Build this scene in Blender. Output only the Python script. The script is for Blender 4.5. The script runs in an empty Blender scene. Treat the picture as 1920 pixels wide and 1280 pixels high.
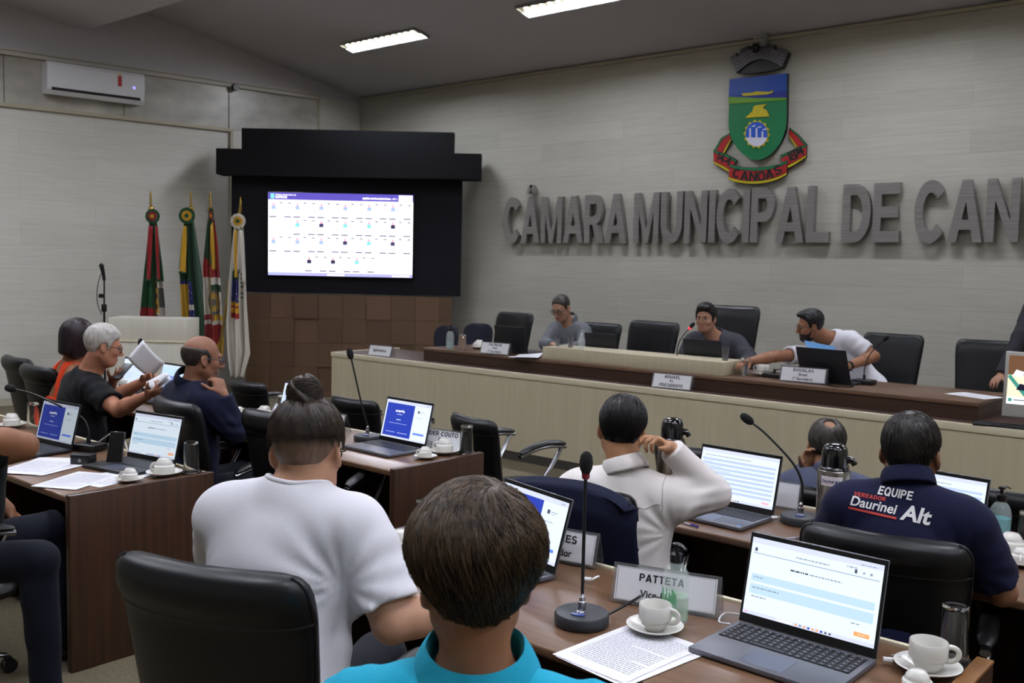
import bpy, bmesh, math, random
import numpy as np
from mathutils import Vector, Matrix
from mathutils.bvhtree import BVHTree
random.seed(7); RNG = np.random.default_rng(7)
SC = bpy.context.scene
COL = SC.collection
PI = math.pi

# ------------------------------------------------------------------ camera
HC, FPX = 1.74, 1800.0
YAW, PITCH, ROLL = math.radians(40.5), math.radians(4.36), math.radians(1.2)
_r0 = Vector((math.cos(YAW), math.sin(YAW), 0))
FW = Vector((-math.sin(YAW)*math.cos(PITCH), math.cos(YAW)*math.cos(PITCH), -math.sin(PITCH)))
_u0 = _r0.cross(FW)
CR = _r0*math.cos(ROLL) + _u0*math.sin(ROLL)
CU = -_r0*math.sin(ROLL) + _u0*math.cos(ROLL)
cam_d = bpy.data.cameras.new('camera'); cam = bpy.data.objects.new('camera', cam_d); COL.objects.link(cam)
cam_d.sensor_width = 36.0; cam_d.lens = FPX/1920*36.0; cam_d.clip_start = 0.05; cam_d.clip_end = 100
cam.matrix_world = Matrix(((CR.x, CU.x, -FW.x, 0), (CR.y, CU.y, -FW.y, 0), (CR.z, CU.z, -FW.z, HC), (0, 0, 0, 1)))
cam_d.dof.use_dof = True; cam_d.dof.focus_distance = 3.0; cam_d.dof.aperture_fstop = 8.0
SC.camera = cam

# ------------------------------------------------------------------ exposure, world
SC.view_settings.view_transform = 'Standard'; SC.view_settings.look = 'None'
SC.view_settings.gamma = 1.0; SC.view_settings.use_curve_mapping = False
SC.view_settings.exposure = 0.72
W = bpy.data.worlds.new('world'); SC.world = W; W.use_nodes = True
W.node_tree.nodes['Background'].inputs[0].default_value = (0.80, 0.88, 1.0, 1)
W.node_tree.nodes['Background'].inputs[1].default_value = 0.03
LAMP_POWER = 90.0
SC.cycles.use_denoising = True
SC.cycles.max_bounces = 8; SC.cycles.transparent_max_bounces = 12; SC.cycles.transmission_bounces = 8
SC.cycles.caustics_reflective = False; SC.cycles.caustics_refractive = False
SC.cycles.sample_clamp_indirect = 4.0

CAM = Vector((0, 0, HC))
def ray(px, py): return FW*FPX + CR*(px-960) - CU*(py-640)
def at(px, py, z):                                   # where the line of sight meets a horizontal surface
    d = ray(px, py); return CAM + d*((z-HC)/d.z)
def dep(px, py, depth): return CAM + ray(px, py)*(depth/FPX)
def onpl(px, py, p, n):
    d = ray(px, py); n = Vector(n); return CAM + d*((Vector(p)-CAM).dot(n)/d.dot(n))
def aty(px, py, y): return onpl(px, py, (0, y, 0), (0, 1, 0))

# ------------------------------------------------------------------ materials
def lin(c):
    if isinstance(c, str):
        c = c.lstrip('#'); c = tuple(int(c[i:i+2], 16)/255 for i in (0, 2, 4))
    return tuple((x/12.92 if x <= .04045 else ((x+.055)/1.055)**2.4) for x in c)
_mc = {}
def M(name, col='#888888', rough=.5, metal=0., emit=None, es=1., trans=0., ior=1.45, alpha=1., spec=.5, noise=None, bump=None, sheen=0., coat=0., scale=(1, 1, 1), col2=None, detail=4):
    """principled material; noise=(scale) mixes col with col2 through stretched noise; bump=(scale, strength)"""
    if name in _mc: return _mc[name]
    m = bpy.data.materials.new(name); m.use_nodes = True; _mc[name] = m
    nt = m.node_tree; b = nt.nodes['Principled BSDF']; L = nt.links
    c = lin(col); b.inputs['Base Color'].default_value = (*c, 1)
    b.inputs['Roughness'].default_value = rough; b.inputs['Metallic'].default_value = metal
    b.inputs['IOR'].default_value = ior; b.inputs['Alpha'].default_value = alpha
    b.inputs['Specular IOR Level'].default_value = spec
    if trans: b.inputs['Transmission Weight'].default_value = trans
    if sheen: b.inputs['Sheen Weight'].default_value = sheen
    if coat: b.inputs['Coat Weight'].default_value = coat; b.inputs['Coat Roughness'].default_value = .15
    if emit:
        m['em'] = emit; m['es'] = es
        b.inputs['Emission Color'].default_value = (*lin(emit), 1); b.inputs['Emission Strength'].default_value = es
    if noise or bump:
        tc = nt.nodes.new('ShaderNodeTexCoord'); mp = nt.nodes.new('ShaderNodeMapping')
        mp.inputs['Scale'].default_value = scale; L.new(tc.outputs['Object'], mp.inputs[0])
    if noise:
        n = nt.nodes.new('ShaderNodeTexNoise'); n.inputs['Scale'].default_value = noise; n.inputs['Detail'].default_value = detail
        L.new(mp.outputs[0], n.inputs['Vector'])
        r = nt.nodes.new('ShaderNodeValToRGB'); r.color_ramp.elements[0].position = .3; r.color_ramp.elements[1].position = .7
        r.color_ramp.elements[0].color = (*c, 1); r.color_ramp.elements[1].color = (*lin(col2 or col), 1)
        L.new(n.outputs['Fac'], r.inputs[0]); L.new(r.outputs[0], b.inputs['Base Color'])
    if bump:
        n2 = nt.nodes.new('ShaderNodeTexNoise'); n2.inputs['Scale'].default_value = bump[0]; n2.inputs['Detail'].default_value = 3
        L.new(mp.outputs[0], n2.inputs['Vector'])
        bp = nt.nodes.new('ShaderNodeBump'); bp.inputs['Strength'].default_value = bump[1]; bp.inputs['Distance'].default_value = .004
        L.new(n2.outputs['Fac'], bp.inputs['Height']); L.new(bp.outputs[0], b.inputs['Normal'])
    return m
def wood(name, c1, c2, rough=.35, axis='x', fine=1., coat=0.):
    s = {'x': (1.2, 26, 26), 'y': (26, 1.2, 26), 'z': (26, 26, 1.2)}[axis]
    return M(name, c1, rough=rough, noise=1.6*fine, col2=c2, scale=s, detail=6, coat=coat)
def tilewall(name, c1, c2, mort, bw, bh, plane='xz'):
    """wall cladding in long boards: faint brick pattern with grain running along the boards"""
    m = bpy.data.materials.new(name); m.use_nodes = True; nt = m.node_tree; L = nt.links; b = nt.nodes['Principled BSDF']
    tc = nt.nodes.new('ShaderNodeTexCoord'); sp = nt.nodes.new('ShaderNodeSeparateXYZ'); cb = nt.nodes.new('ShaderNodeCombineXYZ')
    L.new(tc.outputs['Object'], sp.inputs[0])
    L.new(sp.outputs['X' if plane == 'xz' else 'Y'], cb.inputs[0]); L.new(sp.outputs['Z'], cb.inputs[1])
    br = nt.nodes.new('ShaderNodeTexBrick'); L.new(cb.outputs[0], br.inputs['Vector'])
    br.inputs['Color1'].default_value = (*lin(c1), 1); br.inputs['Color2'].default_value = (*lin(c2), 1); br.inputs['Mortar'].default_value = (*lin(mort), 1)
    br.inputs['Scale'].default_value = 1; br.inputs['Brick Width'].default_value = bw; br.inputs['Row Height'].default_value = bh
    br.inputs['Mortar Size'].default_value = .0025; br.inputs['Mortar Smooth'].default_value = .3; br.offset = .37
    mp = nt.nodes.new('ShaderNodeMapping'); mp.inputs['Scale'].default_value = (3, 60, 1); L.new(cb.outputs[0], mp.inputs[0])
    n = nt.nodes.new('ShaderNodeTexNoise'); n.inputs['Scale'].default_value = 1.0; n.inputs['Detail'].default_value = 5; L.new(mp.outputs[0], n.inputs['Vector'])
    mx = nt.nodes.new('ShaderNodeMix'); mx.data_type = 'RGBA'; mx.blend_type = 'OVERLAY'; mx.inputs[0].default_value = .22
    L.new(br.outputs['Color'], mx.inputs[6]); L.new(n.outputs['Color'], mx.inputs[7])
    bw_ = nt.nodes.new('ShaderNodeRGBToBW'); L.new(n.outputs['Color'], bw_.inputs[0]); L.new(bw_.outputs[0], mx.inputs[7])
    L.new(mx.outputs[2], b.inputs['Base Color']); b.inputs['Roughness'].default_value = .55
    return m

# ------------------------------------------------------------------ object helpers
def setp(o, label=None, cat=None, group=None, kind=None):
    if label: o['label'] = label
    if cat: o['category'] = cat
    if group: o['group'] = group
    if kind: o['kind'] = kind
    return o
def thing(name, label, cat, loc=(0, 0, 0), rz=0., group=None):
    o = bpy.data.objects.new(name, None); COL.objects.link(o); o.empty_display_size = .1
    o.location = loc; o.rotation_euler = (0, 0, rz)
    return setp(o, label, cat, group)
def dup(root, loc, rz=0., label=None, group=None, scale=None):
    r = root.copy(); COL.objects.link(r); r.location = loc; r.rotation_euler = (0, 0, rz)
    if scale: r.scale = (scale,)*3
    if label: r['label'] = label
    if group: r['group'] = group
    for ch in list(root.children):
        c = ch.copy(); COL.objects.link(c); c.parent = r
        for g in list(ch.children):
            d = g.copy(); COL.objects.link(d); d.parent = c
    return r
def rotz(a): return Matrix.Rotation(a, 4, 'Z')
def rotx(a): return Matrix.Rotation(a, 4, 'X')
def roty(a): return Matrix.Rotation(a, 4, 'Y')
def tr(x, y=0, z=0): return Matrix.Translation((x, y, z)) if not isinstance(x, (tuple, list, Vector)) else Matrix.Translation(x)
_rb = {}
class MB:
    def __init__(s): s.v = []; s.f = []; s.m = []; s.T = Matrix.Identity(4); s.n = 0
    def add(s, vs, fs, mi=0):
        a = np.asarray(vs, float).reshape(-1, 3); T = np.array(s.T)
        a = a @ T[:3, :3].T + T[:3, 3]
        flip = np.linalg.det(T[:3, :3]) < 0
        s.v.append(a)
        for q, f in enumerate(fs):
            g = tuple(int(i)+s.n for i in f)
            s.f.append(g[::-1] if flip else g); s.m.append(mi[q] if isinstance(mi, (list, np.ndarray)) else mi)
        s.n += len(a); return s
    def box(s, c, d, mi=0, R=None):
        x, y, z = (k/2 for k in d)
        p = [Vector((sx*x, sy*y, sz*z)) for sx in (-1, 1) for sy in (-1, 1) for sz in (-1, 1)]
        if R is not None: p = [R.to_3x3() @ q for q in p]
        p = [q+Vector(c) for q in p]
        return s.add(p, [(0, 1, 3, 2), (4, 6, 7, 5), (0, 4, 5, 1), (2, 3, 7, 6), (0, 2, 6, 4), (1, 5, 7, 3)], mi)
    def rbox(s, c, d, r=.005, seg=2, mi=0, R=None):
        key = (tuple(round(k, 4) for k in d), r, seg)
        if key not in _rb:
            bm = bmesh.new(); bmesh.ops.create_cube(bm, size=1)
            for v in bm.verts: v.co = Vector((v.co.x*d[0], v.co.y*d[1], v.co.z*d[2]))
            bmesh.ops.bevel(bm, geom=list(bm.edges), offset=min(r, min(d)*.49), segments=seg, affect='EDGES', profile=.5)
            bm.verts.index_update(); _rb[key] = ([v.co.copy() for v in bm.verts], [[v.index for v in f.verts] for f in bm.faces]); bm.free()
        vs, fs = _rb[key]
        p = [((R.to_3x3() @ q) if R is not None else q)+Vector(c) for q in vs]
        return s.add(p, fs, mi)
    def lathe(s, prof, c=(0, 0, 0), n=24, mi=0, R=None, sx=1., sy=1.):
        vs = []; fs = []; k = len(prof)
        for i in range(n):
            a = 2*PI*i/n
            for r, z in prof: vs.append((r*math.cos(a)*sx, r*math.sin(a)*sy, z))
        for i in range(n):
            j = (i+1) % n
            for q in range(k-1): fs.append((i*k+q, j*k+q, j*k+q+1, i*k+q+1))
        if prof[0][0] > 1e-6: fs.append(tuple(i*k for i in range(n))[::-1])
        if prof[-1][0] > 1e-6: fs.append(tuple(i*k+k-1 for i in range(n)))
        p = [((R.to_3x3() @ Vector(q)) if R is not None else Vector(q))+Vector(c) for q in vs]
        return s.add(p, fs, mi)
    def tube(s, path, r, n=8, mi=0, closed=False, flat=1.):
        P = [Vector(p) for p in path]; k = len(P); vs = []; fs = []; up = None
        for i in range(k):
            t = (P[(i+1) % k]-P[i-1]) if closed else (P[min(i+1, k-1)]-P[max(i-1, 0)])
            t.normalize()
            if up is None: up = Vector((0, 0, 1)) if abs(t.z) < .9 else Vector((1, 0, 0))
            a = t.cross(up).normalized(); up = a.cross(t).normalized()
            rr = r[i] if isinstance(r, (list, tuple)) else r
            for j in range(n):
                w = 2*PI*j/n; vs.append(P[i]+a*(rr*math.cos(w))+up*(rr*flat*math.sin(w)))
        for i in range(k if closed else k-1):
            i2 = (i+1) % k
            for j in range(n): fs.append((i*n+j, i*n+(j+1) % n, i2*n+(j+1) % n, i2*n+j))
        if not closed: fs += [tuple(range(n))[::-1], tuple((k-1)*n+j for j in range(n))]
        return s.add(vs, fs, mi)
    def prism(s, pts, z0, z1, mi=0, side=None):
        """polygon in xy (counter-clockwise) pulled along z"""
        n = len(pts); vs = [(x, y, z0) for x, y in pts]+[(x, y, z1) for x, y in pts]
        s.add(vs, [tuple(range(n))[::-1], tuple(range(n, 2*n))]+[(i, (i+1) % n, n+(i+1) % n, n+i) for i in range(n)], [mi, mi]+[mi if side is None else side]*n)
        return s
    def sphere(s, c, r, mi=0, nu=16, nv=10):
        r = (r,)*3 if not isinstance(r, (tuple, list)) else r
        vs = [(0, 0, -1)]
        for j in range(1, nv):
            w = -PI/2+PI*j/nv
            for i in range(nu): a = 2*PI*i/nu; vs.append((math.cos(w)*math.cos(a), math.cos(w)*math.sin(a), math.sin(w)))
        vs.append((0, 0, 1)); fs = []
        for i in range(nu): fs.append((0, 1+(i+1) % nu, 1+i))
        for j in range(nv-2):
            for i in range(nu): a = 1+j*nu+i; b = 1+j*nu+(i+1) % nu; fs.append((a, b, b+nu, a+nu))
        t = len(vs)-1
        for i in range(nu): fs.append((1+(nv-2)*nu+i, 1+(nv-2)*nu+(i+1) % nu, t))
        return s.add([(c[0]+x*r[0], c[1]+y*r[1], c[2]+z*r[2]) for x, y, z in vs], fs, mi)
    def grid(s, fn, nu, nv, mi=0, cu=False, both=False, mf=None):
        vs = [fn(i/(nu if cu else nu-1), j/(nv-1)) for j in range(nv) for i in range(nu)]; fs = []; ms = []
        for j in range(nv-1):
            for i in range(nu if cu else nu-1):
                i2 = (i+1) % nu; fs.append((j*nu+i, j*nu+i2, (j+1)*nu+i2, (j+1)*nu+i))
                ms.append(mf((i+.5)/(nu-1), (j+.5)/(nv-1)) if mf else mi)
        return s.add(vs, fs, ms)
    def build(s, name, mats, parent=None, smooth=35, solid=0.):
        me = bpy.data.meshes.new(name); me.from_pydata(np.concatenate(s.v).tolist() if s.v else [], [], s.f)
        for m in (mats if isinstance(mats, (list, tuple)) else [mats]): me.materials.append(m)
        me.polygons.foreach_set('material_index', s.m)
        if smooth:
            me.shade_smooth(); me.set_sharp_from_angle(angle=math.radians(smooth))
        me.update(); o = bpy.data.objects.new(name, me); COL.objects.link(o)
        if parent is not None: o.parent = parent
        if solid:
            md = o.modifiers.new('thickness', 'SOLIDIFY'); md.thickness = solid; md.offset = 0
        return o
def structure(name, mb, mats, smooth=0):
    o = mb.build(name, mats, None, smooth); o['kind'] = 'structure'; return o
_tc = {}
def text_geo(s, size=1., bold=0., extrude=0., align='CENTER', shear=0., spacing=1.):
    """triangles of a word in the built-in typeface, in the xy plane"""
    k = (s, size, bold, extrude, align, shear, spacing)
    if k in _tc: return _tc[k]
    cu = bpy.data.curves.new('t', 'FONT'); cu.body = s; cu.size = size; cu.offset = bold*size; cu.extrude = extrude
    cu.align_x = align; cu.shear = shear; cu.space_character = spacing; cu.resolution_u = 4
    o = bpy.data.objects.new('t', cu); COL.objects.link(o)
    dg = bpy.context.evaluated_depsgraph_get(); me = o.evaluated_get(dg).to_mesh()
    vs = [v.co.copy() for v in me.vertices]; fs = [tuple(p.vertices) for p in me.polygons]
    o.evaluated_get(dg).to_mesh_clear(); bpy.data.objects.remove(o); bpy.data.curves.remove(cu)
    _tc[k] = (vs, fs); return vs, fs
def add_text(mb, s, T, size, mi=0, bold=0., align='CENTER', shear=0., extrude=0., spacing=1.):
    if not s: return
    vs, fs = text_geo(s, size, bold, extrude, align, shear, spacing)
    old = mb.T; mb.T = old @ T; mb.add(vs, fs, mi); mb.T = old
def bez(p0, p1, p2, p3, n=12):
    P = [Vector(p) for p in (p0, p1, p2, p3)]; out = []
    for i in range(n+1):
        t = i/n; out.append(P[0]*(1-t)**3+P[1]*3*t*(1-t)**2+P[2]*3*t*t*(1-t)+P[3]*t**3)
    return out
# ------------------------------------------------------------------ bold block capitals drawn as outlines (height 1)
def _arc(cx, cy, rx, ry, t, th, a0, a1, n=14):
    """pieces of an elliptical stroke from angle a0 to a1 (degrees), t thick at the sides and th at top and bottom"""
    out = []
    for i in range(n):
        a, b = (math.radians(a0+(a1-a0)*k/n) for k in (i, i+1))
        out.append([(cx+(rx-t)*math.cos(a), cy+(ry-th)*math.sin(a)), (cx+rx*math.cos(a), cy+ry*math.sin(a)), (cx+rx*math.cos(b), cy+ry*math.sin(b)), (cx+(rx-t)*math.cos(b), cy+(ry-th)*math.sin(b))])
    return out
def _r(x0, y0, x1, y1): return [(x0, y0), (x1, y0), (x1, y1), (x0, y1)]
def glyph(c):
    s, b = .245, .19
    if c == 'I': return .215, [_r(0, 0, s, 1)]
    if c == 'L': return .74, [_r(0, 0, s, 1), _r(s, 0, .74, b)]
    if c == 'E': return .80, [_r(0, 0, s, 1), _r(s, 0, .80, b), _r(s, 1-b, .78, 1), _r(s, .42, .73, .42+b*.95)]
    if c == 'F': return .76, [_r(0, 0, s, 1), _r(s, 1-b, .76, 1), _r(s, .42, .70, .42+b*.95)]
    if c == 'T': return .80, [_r(.4-s/2, 0, .4+s/2, 1-b), _r(0, 1-b, .80, 1)]
    if c == 'U': return .88, [_r(0, .40, s, 1), _r(.88-s, .40, .88, 1)]+_arc(.44, .40, .44, .415, s, b, 180, 360)
    if c in 'CGÇ':
        o = _arc(.47, .5, .47, .52, s, .21, 40, 320, 24)
        if c == 'G': o += [_r(.93-s*.9, .05, .93, .5), _r(.52, .5-b*.85, .93-s*.9, .5)]
        if c == 'Ç': o += [_r(.42, -.10, .52, .02), _r(.36, -.2, .52, -.1)]
        return .90 if c != 'G' else .94, o
    if c in 'OQ':
        o = _arc(.5, .5, .5, .52, s, b, 0, 360, 32)
        if c == 'Q': o.append([(.56, .30), (.84, -.06), (.98, .06), (.70, .40)])
        return 1., o
    if c == 'D': return .88, [_r(0, 0, s, 1), _r(s, 0, .40, b), _r(s, 1-b, .40, 1)]+_arc(.40, .5, .48, .5, s, b, -90, 90, 18)
    if c in 'PR':
        o = [_r(0, 0, s, 1), _r(s, 1-b, .46, 1), _r(s, .38, .46, .38+b*.9)]+_arc(.46, .69, .36, .31, s, b*.95, -90, 90)
        if c == 'R': o.append([(.36, .38), (.62, 0), (.90, 0), (.63, .38)]); return .89, o
        return .82, o
    if c == 'B': return .86, [_r(0, 0, s, 1), _r(s, 1-b, .44, 1), _r(s, .41, .44, .59), _r(s, 0, .44, b)]+_arc(.44, .75, .36, .25, s, b*.5, -90, 90)+_arc(.44, .25, .42, .25, s, b*.5, -90, 90)
    if c in 'AÂ':
        o = [[(0, 0), (.25, 0), (.48, .64), (.48, 1), (.355, 1)], [(.96, 0), (.605, 1), (.48, 1), (.48, .64), (.71, 0)], [(.25+.359*.2, .2), (.71-.359*.2, .2), (.71-.359*.36, .36), (.25+.359*.36, .36)]]
        if c == 'Â': o += [[(.24, 1.09), (.40, 1.09), (.565, 1.27), (.395, 1.27)], [(.395, 1.27), (.565, 1.27), (.72, 1.09), (.56, 1.09)][::-1]]
        return .96, o
    if c == 'V': return .94, [[(0, 1), (.345, 0), (.47, 0), (.47, .34), (.25, 1)], [(.94, 1), (.69, 1), (.47, .34), (.47, 0), (.595, 0)]]
    if c == 'N': return .88, [_r(0, 0, s*.95, 1), _r(.88-s*.95, 0, .88, 1), [(s*.95, 1), (s*.95, .66), (.88-s*.95, 0), (.88-s*.95, .34)]]
    if c == 'M': return 1.06, [_r(0, 0, s*.92, 1), _r(1.06-s*.92, 0, 1.06, 1), [(s*.92, 1), (s*.92, .62), (.44, 0), (.53, 0), (.53, .27)], [(1.06-s*.92, 1), (.53, .27), (.53, 0), (.62, 0), (1.06-s*.92, .62)]]
    if c == 'S': return .84, _arc(.42, .705, .40, .295, s*.95, .18, 25, 270, 16)+_arc(.42, .295, .42, .295, s*.95, .18, -155, 90, 16)
    if c == '-': return .4, [_r(.02, .33, .38, .33+b)]
    return .35, []
def caps(mb, s, T, h, mi=0, depth=.0006, align='CENTER', gap=.10, shear=0., wscale=1.):
    """bold capitals of height h in the xy plane of T, standing depth thick along z"""
    ws = [glyph(c)[0] for c in s]; tot = sum(ws)+gap*(len(s)-1); x = {'CENTER': -tot/2, 'LEFT': 0, 'RIGHT': -tot}[align]; old = mb.T
    for c, w in zip(s, ws):
        for p in glyph(c)[1]:
            q = [((x+a)*h*wscale+shear*b*h, b*h) for a, b in p]
            A = sum(q[i][0]*q[(i+1) % len(q)][1]-q[(i+1) % len(q)][0]*q[i][1] for i in range(len(q)))
            mb.T = old @ T; mb.prism(q if A > 0 else q[::-1], 0, depth, mi)
        x += w+gap
    mb.T = old
# ================================================================== THE ROOM
m_wall = tilewall('wall cladding', '#b4b1a5', '#aba89c', '#a19e92', 1.9, .205)
m_wall2 = tilewall('left wall cladding', '#c2c0b7', '#bdbab0', '#b0ada3', 2.3, .27)
m_paint = M('ceiling paint', '#b9b6bb', rough=.9, bump=(40, .05))
m_marble = M('stained marble', '#8f8c84', rough=.35, noise=2.2, col2='#b9b6ae', scale=(1, 1, 1.6), detail=8)
m_trimw = M('white moulding', '#b4b0a8', rough=.6)
m_trimc = M('cream moulding', '#a9a18c', rough=.6)
m_floor = M('floor carpet', '#5c5443', rough=.95, noise=60, col2='#6f6650', bump=(200, .3))
YB, ZB, SL = 9.4, 4.18, .215                          # back wall, its height, the pitch of the ceiling
def zc(y): return ZB+SL*(YB-y)
structure('floor', MB().box((-4, 2.5, -.05), (18, 14.5, .1)), m_floor)
structure('wall_back', MB().box((-3.5, YB+.1, 2.4), (17, .2, 4.8)), m_wall)
structure('wall_right', MB().box((4.6, 2.5, 3.6), (.2, 14.4, 7.2)), m_wall)
structure('wall_rear', MB().box((-4, -4.7, 3.6), (18, .2, 7.4)), m_wall)
mb = MB(); y0, y1 = -4.7, YB+.05
mb.add([(-14, y0, zc(y0)), (5, y0, zc(y0)), (5, y1, zc(y1)), (-14, y1, zc(y1))]+[(-14, y0, zc(y0)+.15), (5, y0, zc(y0)+.15), (5, y1, zc(y1)+.15), (-14, y1, zc(y1)+.15)],
       [(0, 1, 2, 3)[::-1], (4, 5, 6, 7), (0, 1, 5, 4), (1, 2, 6, 5), (2, 3, 7, 6), (3, 0, 4, 7)])
structure('ceiling', mb, m_paint)
YS = 5.6                                              # the lower ceiling over the council seats ends here
def zs(y): return 4.49+.17*(YS-y)
mb = MB(); q = [(-14, y0), (5, y0), (5, YS), (-14, YS)]
mb.add([(x, y, zs(y)) for x, y in q]+[(x, y, zc(y)+.05) for x, y in q], [(0, 1, 2, 3)[::-1], (4, 5, 6, 7), (0, 1, 5, 4), (1, 2, 6, 5), (2, 3, 7, 6), (3, 0, 4, 7)])
structure('ceiling_soffit', mb, m_paint)
# left wall: x runs from the corner towards the camera, y points into the room
LW = (-11.06, YB, 0); LWR = math.atan2(-1, -.16)
def lw(mbd, name, mats, smooth=0):
    o = structure(name, mbd, mats, smooth); o.location = LW; o.rotation_euler = (0, 0, LWR); return o
lw(MB().box((7, -.1, 2.05), (15, .2, 4.1)), 'wall_left', m_wall2)
lw(MB().box((7, -.1, 5.6), (15, .2, 3.0)), 'wall_left_gable', m_paint)
lw(MB().box((7.6, .006, 3.795), (13.8, .012, .57)), 'trim_1', m_marble)
mb = MB()
for x in (2.03, 3.4, 4.75, 6.1): mb.box((x, .0145, 3.795), (.012, .004, .56))
lw(mb, 'trim_2', M('marble joint', '#6b6860', rough=.8))
mb = MB().box((7.6, .03, 4.09), (13.8, .06, .05)).box((7.6, .045, 4.125), (13.8, .09, .02))
lw(mb, 'trim_3', m_trimw)
mb = MB().box((8.25, .02, 3.5), (12.5, .04, .045)).box((2.0, .02, 2.2), (.04, .04, 2.6)); lw(mb, 'trim_4', m_trimc)
mb = MB().box((.69, .015, 3.8), (.04, .03, .64)); lw(mb, 'trim_5', m_trimc)
lw(MB().box((7, .012, .045), (14.5, .024, .09)), 'baseboard_left', M('cream skirting', '#b3ad9c', rough=.6))
mb = MB().box((-3.5, YB-.03, ZB-.03), (15, .04, .03)); structure('trim_6', mb, m_trimc)

# ------------------------------------------------------------------ ceiling lights (the lamps that light the hall)
m_tube = M('lit tube', '#ffffff', emit='#ebf0ff', es=LAMP_POWER)
m_tube2 = M('added tube over the seats', '#ffffff', emit='#edf1ff', es=LAMP_POWER*1.35)
m_glint = M('warm louvre glint', '#ffffff', emit='#fff6dc', es=LAMP_POWER*.5)
m_lamph = M('lamp housing', '#9a9a98', rough=.4); m_louv = M('louvre metal', '#77756f', rough=.3, metal=.8)
def ceiling_light(x, y, z, sl, label, tube):
    t = thing('ceiling_light', label, 'ceiling light', (x, y, z), 0, 'strip lights across the ceiling')
    t.rotation_euler = (math.atan(-sl), 0, 0)
    mb = MB(); l, w = 1.36, .24
    for s in (-1, 1): mb.box((0, s*w/2, -.012), (l, .012, .03)).box((s*l/2, 0, -.012), (.012, w, .03))
    mb.box((0, 0, .0), (l, w, .008)).box((0, -.02, -.012), (l, .008, .03))
    mb.build('housing', m_lamph, t)
    mb = MB(); mb.box((0, .105, -.018), (l-.05, .004, .010))
    for i in range(13): mb.box((-l/2+.05+i*(l-.1)/12, .052, -.018), (.004, .11, .012))
    b = mb.build('louvre', m_louv, t); b['kind'] = 'stuff'
    MB().rbox((0, .05, -.010), (l-.04, .10, .012), .004).build('tube', tube, t)
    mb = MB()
    for i in range(12): mb.sphere((-l/2+.1+i*(l-.2)/11, -.07, -.012), .017, 0, 8, 6)  # glowing beads stand in for reflections in the louvre cells
    b = mb.build('louvre_glints', m_glint, t); b['kind'] = 'stuff'
    return t
lab = {0: 'warm strip light on the ceiling left of the centre, whole in view', 1: 'bright cold strip light cut by the top edge of the photo'}
for i, x in enumerate((-9.0, -6.1, -3.2, -.3, 2.6)):
    ceiling_light(x, 8.0, zc(8.0)-.006, SL, lab.get(i, 'strip light high over the presiding bench'), m_tube)
for y in (3.2, .4):  # unseen rows, added to light the seats
    for x in (-9.6, -6.4, -3.2, 0., 3.0):
        ceiling_light(x, y, zs(y)-.006, .17, 'unseen strip light added to light the council desks', m_tube2)

# ------------------------------------------------------------------ air conditioner and small things on the walls
def on_left(name, label, cat, x, z, y=.0):
    c, s = math.cos(LWR), math.sin(LWR)
    return thing(name, label, cat, (LW[0]+c*x-s*y, LW[1]+s*x+c*y, z), LWR)
ac = on_left('air_conditioner', 'white split air conditioner high on the left wall', 'air conditioner', 3.78, 3.66, .012)
w_, h_ = 1.12, .37
mb = MB(); prof = [(0, .02), (.15, 0), (.20, .05), (.225, .16), (.225, .33), (.20, h_), (0, h_)]
mb.T = Matrix(((0, 0, 1, 0), (1, 0, 0, 0), (0, 1, 0, 0), (0, 0, 0, 1)))
mb.prism(prof, -w_/2, w_/2)
acb = mb.build('body', M('ac white plastic', '#d9d9de', rough=.25), ac, 30)
MB().box((0, .155, .045), (w_-.1, .12, .012), 0, rotx(.5)).build('outlet_louver', M('ac louver', '#c9c9ce', rough=.4), ac)
MB().box((0, .196, .066), (w_-.1, .03, .035), 0, rotx(.45)).build('outlet_slot', M('ac dark slot', '#1d1d20', rough=.7), ac)
MB().box((-.26, .2275, .25), (.045, .003, .13)).box((-.26, .2275, .32), (.045, .004, .03), 1).build('energy_tag', [M('red tag', '#a8262a'), M('tag yellow', '#c9b98a')], ac)
MB().box((-.43, .227, .19), (.03, .003, .03)).build('display_light', M('ac display', '#8f8cff', emit='#8f8cff', es=1.0), ac)
mb = MB().lathe([(0, -.03), (.045, -.03), (.05, 0), (.045, .03), (0, .03)], n=16, R=rotx(PI/2))
o = mb.build('wall_sensor', M('black plastic', '#101012', rough=.4)); c_ = on_left('x', 'x', 'x', 1.97, 4.06, .09); o.location = c_.location; o.rotation_euler = c_.rotation_euler; bpy.data.objects.remove(c_)
setp(o, 'small round black sensor under the moulding of the left wall', 'sensor')
# conduit, junction box and small camera over the crest
t = thing('surveillance_camera', 'small black dome camera hung over the grey crown of the crest', 'camera', aty(1416, 90, YB-.17))
MB().sphere((0, 0, 0), (.045, .045, .05)).build('dome', M('black gloss', '#0c0e0f', rough=.2), t)
MB().box((.06, .07, .05), (.05, .08, .05)).box((.07, .09, .12), (.035, .035, .14)).build('bracket', M('grey plastic', '#8d8c88'), t)
jb = aty(1425, 64, YB-.03)
o = MB().rbox((0, 0, 0), (.12, .05, .09), .006).build('junction_box', M('white plastic', '#b5b3ae', rough=.5)); o.location = jb
setp(o, 'white junction box at the ceiling over the crest', 'junction box')
p = [aty(1436, 70, YB-.02), aty(1560, 58, YB-.02), aty(1680, 38, YB-.02), aty(1800, 12, YB-.02), aty(1920, -20, YB-.02)]
o = MB().tube(p, .012, 6).build('cable_conduit', M('white plastic', '#b5b3ae', rough=.5)); setp(o, 'thin white cable conduit rising right along the top of the back wall', 'conduit')

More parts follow.
